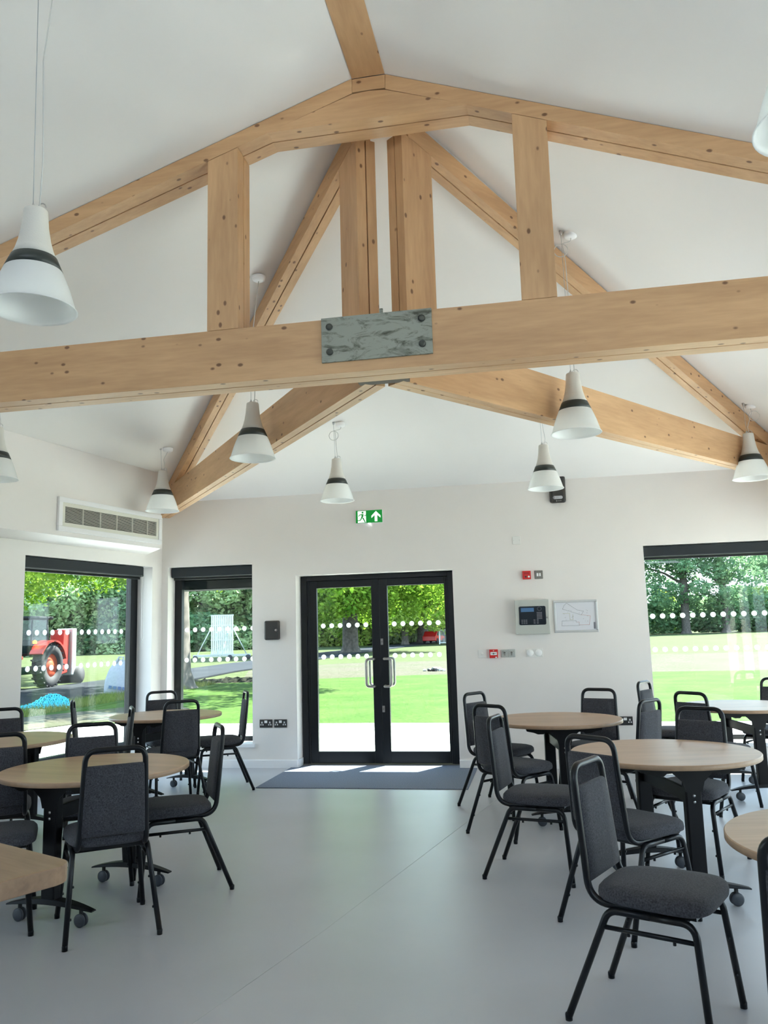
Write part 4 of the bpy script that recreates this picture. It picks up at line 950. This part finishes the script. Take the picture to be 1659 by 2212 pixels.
for sx in (-1, 1):
    for yy in (-0.62, 0.42): q.tube([(sx * 0.55, yy, 1.05), (sx * 0.50, yy * 0.8, 2.15)], 0.035, 8)
q.box(-0.58, 0.58, -0.66, 0.48, 1.0, 1.08); q.build('cab_frame', M_frame, e)
MB().box(-0.52, 0.52, -0.55, 0.37, 1.08, 2.13).build('cab_glass', glass_mat('cab_glass', (0.35, 0.5, 0.5)), e)
MB().box(-0.62, 0.62, -0.72, 0.55, 2.13, 2.24).build('cab_roof', M_fascia, e, bevel=0.04)
MB().box(-0.22, 0.22, -0.1, 0.3, 1.0, 1.5).build('driver_seat', M_charc, e, bevel=0.04)
MB().lathe([(0.06, 0), (0.06, 0.08), (0.0001, 0.11)], (0.62, -0.5, 1.38), 12).build('beacon', M_beacon, e)
q = MB().prism([(0.85, 0.35), (1.25, 0.4), (1.35, 1.75), (1.0, 1.8)], 0, 0.25, 0.75); q.box(-0.4, 0.4, 0.4, 0.95, 0.5, 0.62); q.build('implement_body', M_tred, e, bevel=0.02)
MB().box(0.25, 0.85, 1.36, 1.62, 0.3, 1.85).build('implement_shield', M_zinc, e, bevel=0.03)
MB().lathe([(0.0001, -0.45), (0.28, -0.45), (0.28, 0.45), (0.0001, 0.45)], (0.5, 1.75, 0.30), 20, 0).build('roller', M_tyre, e)
# ---- bulk bag
e = empty('bulk_bag', (-11.08, 20.5, GZ), R(25), 'slumped white bulk bag standing on the verge seen through the left window', 'bag')
rn2 = random.Random(4); vs = []; fs = []; nz, na = 9, 28
for i in range(nz):
    z = i / (nz - 1); 
    for k in range(na):
        a = 2 * PI * k / na; c_, s_ = math.cos(a), math.sin(a); p = 0.45
        x = math.copysign(abs(c_) ** p, c_) * 0.44; y = math.copysign(abs(s_) ** p, s_) * 0.44
        f = 0.85 + 0.2 * math.sin(PI * (0.15 + 0.7 * z)) + 0.04 * math.sin(5 * a + 3 * z) + rn2.uniform(-0.012, 0.012)
        vs.append((x * f + 0.22 * z * z, y * f, 0.92 * z + (0.12 * math.sin(a * 2 + 1) + 0.1 * c_) * z * z))
for i in range(nz - 1):
    for k in range(na): fs.append((i * na + k, i * na + (k + 1) % na, (i + 1) * na + (k + 1) % na, (i + 1) * na + k))
fs += [tuple(range(na)), tuple((nz - 1) * na + k for k in range(na))]
MB().add(vs, fs, True).build('bag_body', M_bag, e)
q = MB()
for cx, cy in ((0.5, 0.3), (0.5, -0.3), (-0.1, -0.36)): q.tube([(cx - 0.1, cy, 0.8), (cx - 0.06, cy, 0.98), (cx + 0.06, cy, 1.0), (cx + 0.05, cy, 0.8)], 0.025, 6)
q.build('lifting_loop', M_bag, e); e.rotation_euler = (0, R(9), R(25)); e.scale = (0.98, 0.98, 0.98)
q = MB()
for k in range(5): q.box(-0.28 + k * 0.12, -0.2 + k * 0.12, -0.50, -0.475, 0.14, 0.22)
q.build('printed_marks', plain('dark_blue_print', (0.05, 0.09, 0.2), 0.7), e)
# ---- crumpled blue netting
rn3 = random.Random(7); q = MB(); nx, ny = 60, 12
P = {}
for i in range(nx + 1):
    for j in range(ny + 1):
        u = i / nx; v = j / ny
        P[i, j] = (u * 1.5, (v - 0.5) * 0.5 + rn3.uniform(-0.03, 0.03), 0.03 + 0.3 * math.sin(PI * v) * (0.5 + 0.5 * u) * (0.6 + 0.4 * math.sin(9 * u + 2 * v)) + rn3.uniform(-0.03, 0.03))
for i in range(nx):
    for j in range(ny):
        q.tube([P[i, j], P[i + 1, j + 1]], 0.009, 3, False); q.tube([P[i + 1, j], P[i, j + 1]], 0.009, 3, False)
o = q.build('plastic_netting', M_blue, loc=(-11.3, 15.6, GZ), rotz=R(40), fix=False)
tag(o, 'crumpled bright blue plastic netting lying in the verge grass', 'netting')
# ---- long grass tufts on verge and soil bank
rng = np.random.default_rng(3); n = 9000
X = rng.uniform(-10.95, -9.7, n); Yy = rng.uniform(12.5, 24, n); h = rng.uniform(0.05, 0.17, n); a = rng.uniform(0, 2 * PI, n); lx = rng.uniform(-0.05, 0.05, n); wd = 0.008
V = np.stack([np.stack([X - wd * np.cos(a), Yy - wd * np.sin(a), 0 * X], 1), np.stack([X + wd * np.cos(a), Yy + wd * np.sin(a), 0 * X], 1), np.stack([X + lx, Yy + lx, h], 1)], 1).reshape(-1, 3)
o = np_mesh('long_grass', V, np.arange(3 * n).reshape(n, 3), leaf_mat('grass_blades', (0.10, 0.14, 0.03), (0.20, 0.22, 0.07), 0.3)); o.location = (0, 0, GZ)
tag(o, 'long pale grass growing along the verge', 'grass', kind='stuff')
vs = []; fs = []; m_ = 40
for i in range(m_ + 1):
    for j in range(5):
        u = i / m_; vs.append((-11.3 + u * 3.6 + rn3.uniform(-0.05, 0.05), 23.2 + u * 2.3 + j * 0.35 + rn3.uniform(-0.08, 0.08), (0.16 * math.sin(PI * j / 4) * rn3.uniform(0.6, 1.2)) - 0.01))
for i in range(m_):
    for j in range(4): fs.append((i * 5 + j, i * 5 + j + 1, i * 5 + 5 + j + 1, i * 5 + 5 + j))
o = MB().add(vs, fs).build('soil_bank', M_soil, loc=(0, 0, GZ)); tag(o, 'low ridge of dark dug soil behind the lawn in the narrow window', 'soil')
# ---- rubble on the dry ground
e = empty('rubble_heap', (-3.75, 29.6, GZ), 0, 'small heap of dark and pale rubble on the dry ground', 'rubble')
for k, (x, y, s, mt) in enumerate(((0, 0, 0.13, M_charc), (0.18, 0.1, 0.10, M_pave), (-0.2, 0.05, 0.09, M_charc), (0.33, -0.05, 0.08, M_pave), (-0.38, 0.1, 0.07, M_pave))):
    bm = bmesh.new(); bmesh.ops.create_icosphere(bm, subdivisions=2, radius=s); r4 = random.Random(k)
    for v in bm.verts: v.co *= r4.uniform(0.75, 1.15); v.co.z *= 0.7
    me = bpy.data.meshes.new('stone'); bm.to_mesh(me); bm.free(); me.materials.append(mt); o = bpy.data.objects.new('stone', me); COL.objects.link(o); o.parent = e; o.location = (x, y, s * 0.5)
# ---- far car and gate behind the avenue
e = empty('car', (-12.2, 96.5, GZ), R(80), 'small red car half hidden behind an avenue trunk in the right door leaf', 'car')
MB().prism([(-1.9, 0.3), (1.9, 0.3), (1.9, 0.75), (1.1, 0.85), (0.6, 1.35), (-1.0, 1.4), (-1.6, 0.9), (-1.9, 0.85)], 1, -0.8, 0.8).build('car_body', plain('car_red', (0.6, 0.02, 0.02), 0.25), e, bevel=0.06)
MB().prism([(0.95, 0.88), (0.55, 1.3), (-0.95, 1.34), (-1.4, 0.92)], 1, -0.82, 0.82).build('car_windows', M_frame, e)
for xx in (-1.2, 1.2):
    for yy in (-0.75, 0.75): MB().lathe([(0.0001, -0.1), (0.28, -0.1), (0.31, 0), (0.28, 0.1), (0.0001, 0.1)], (xx, yy, 0.31), 18, 1).build('wheel', M_tyre, e)
e = empty('field_gate', (-9.6, 88, GZ), R(5), 'white barred gate standing beyond the avenue trunks', 'gate')
q = MB()
for k in range(12): q.box(-0.8 + k * 0.14, -0.76 + k * 0.14, -0.02, 0.02, 0.1, 1.5)
q.build('bars', M_pwhite, e)
MB().box(-0.85, 0.8, -0.03, 0.03, 1.48, 1.56).build('top_rail', M_pwhite, e); MB().box(-0.85, 0.8, -0.03, 0.03, 0.12, 0.2).build('bottom_rail', M_pwhite, e)
for xx in (-0.9, 0.85): MB().box(xx - 0.06, xx + 0.06, -0.06, 0.06, 0, 1.7).build('post', M_pwhite, e)
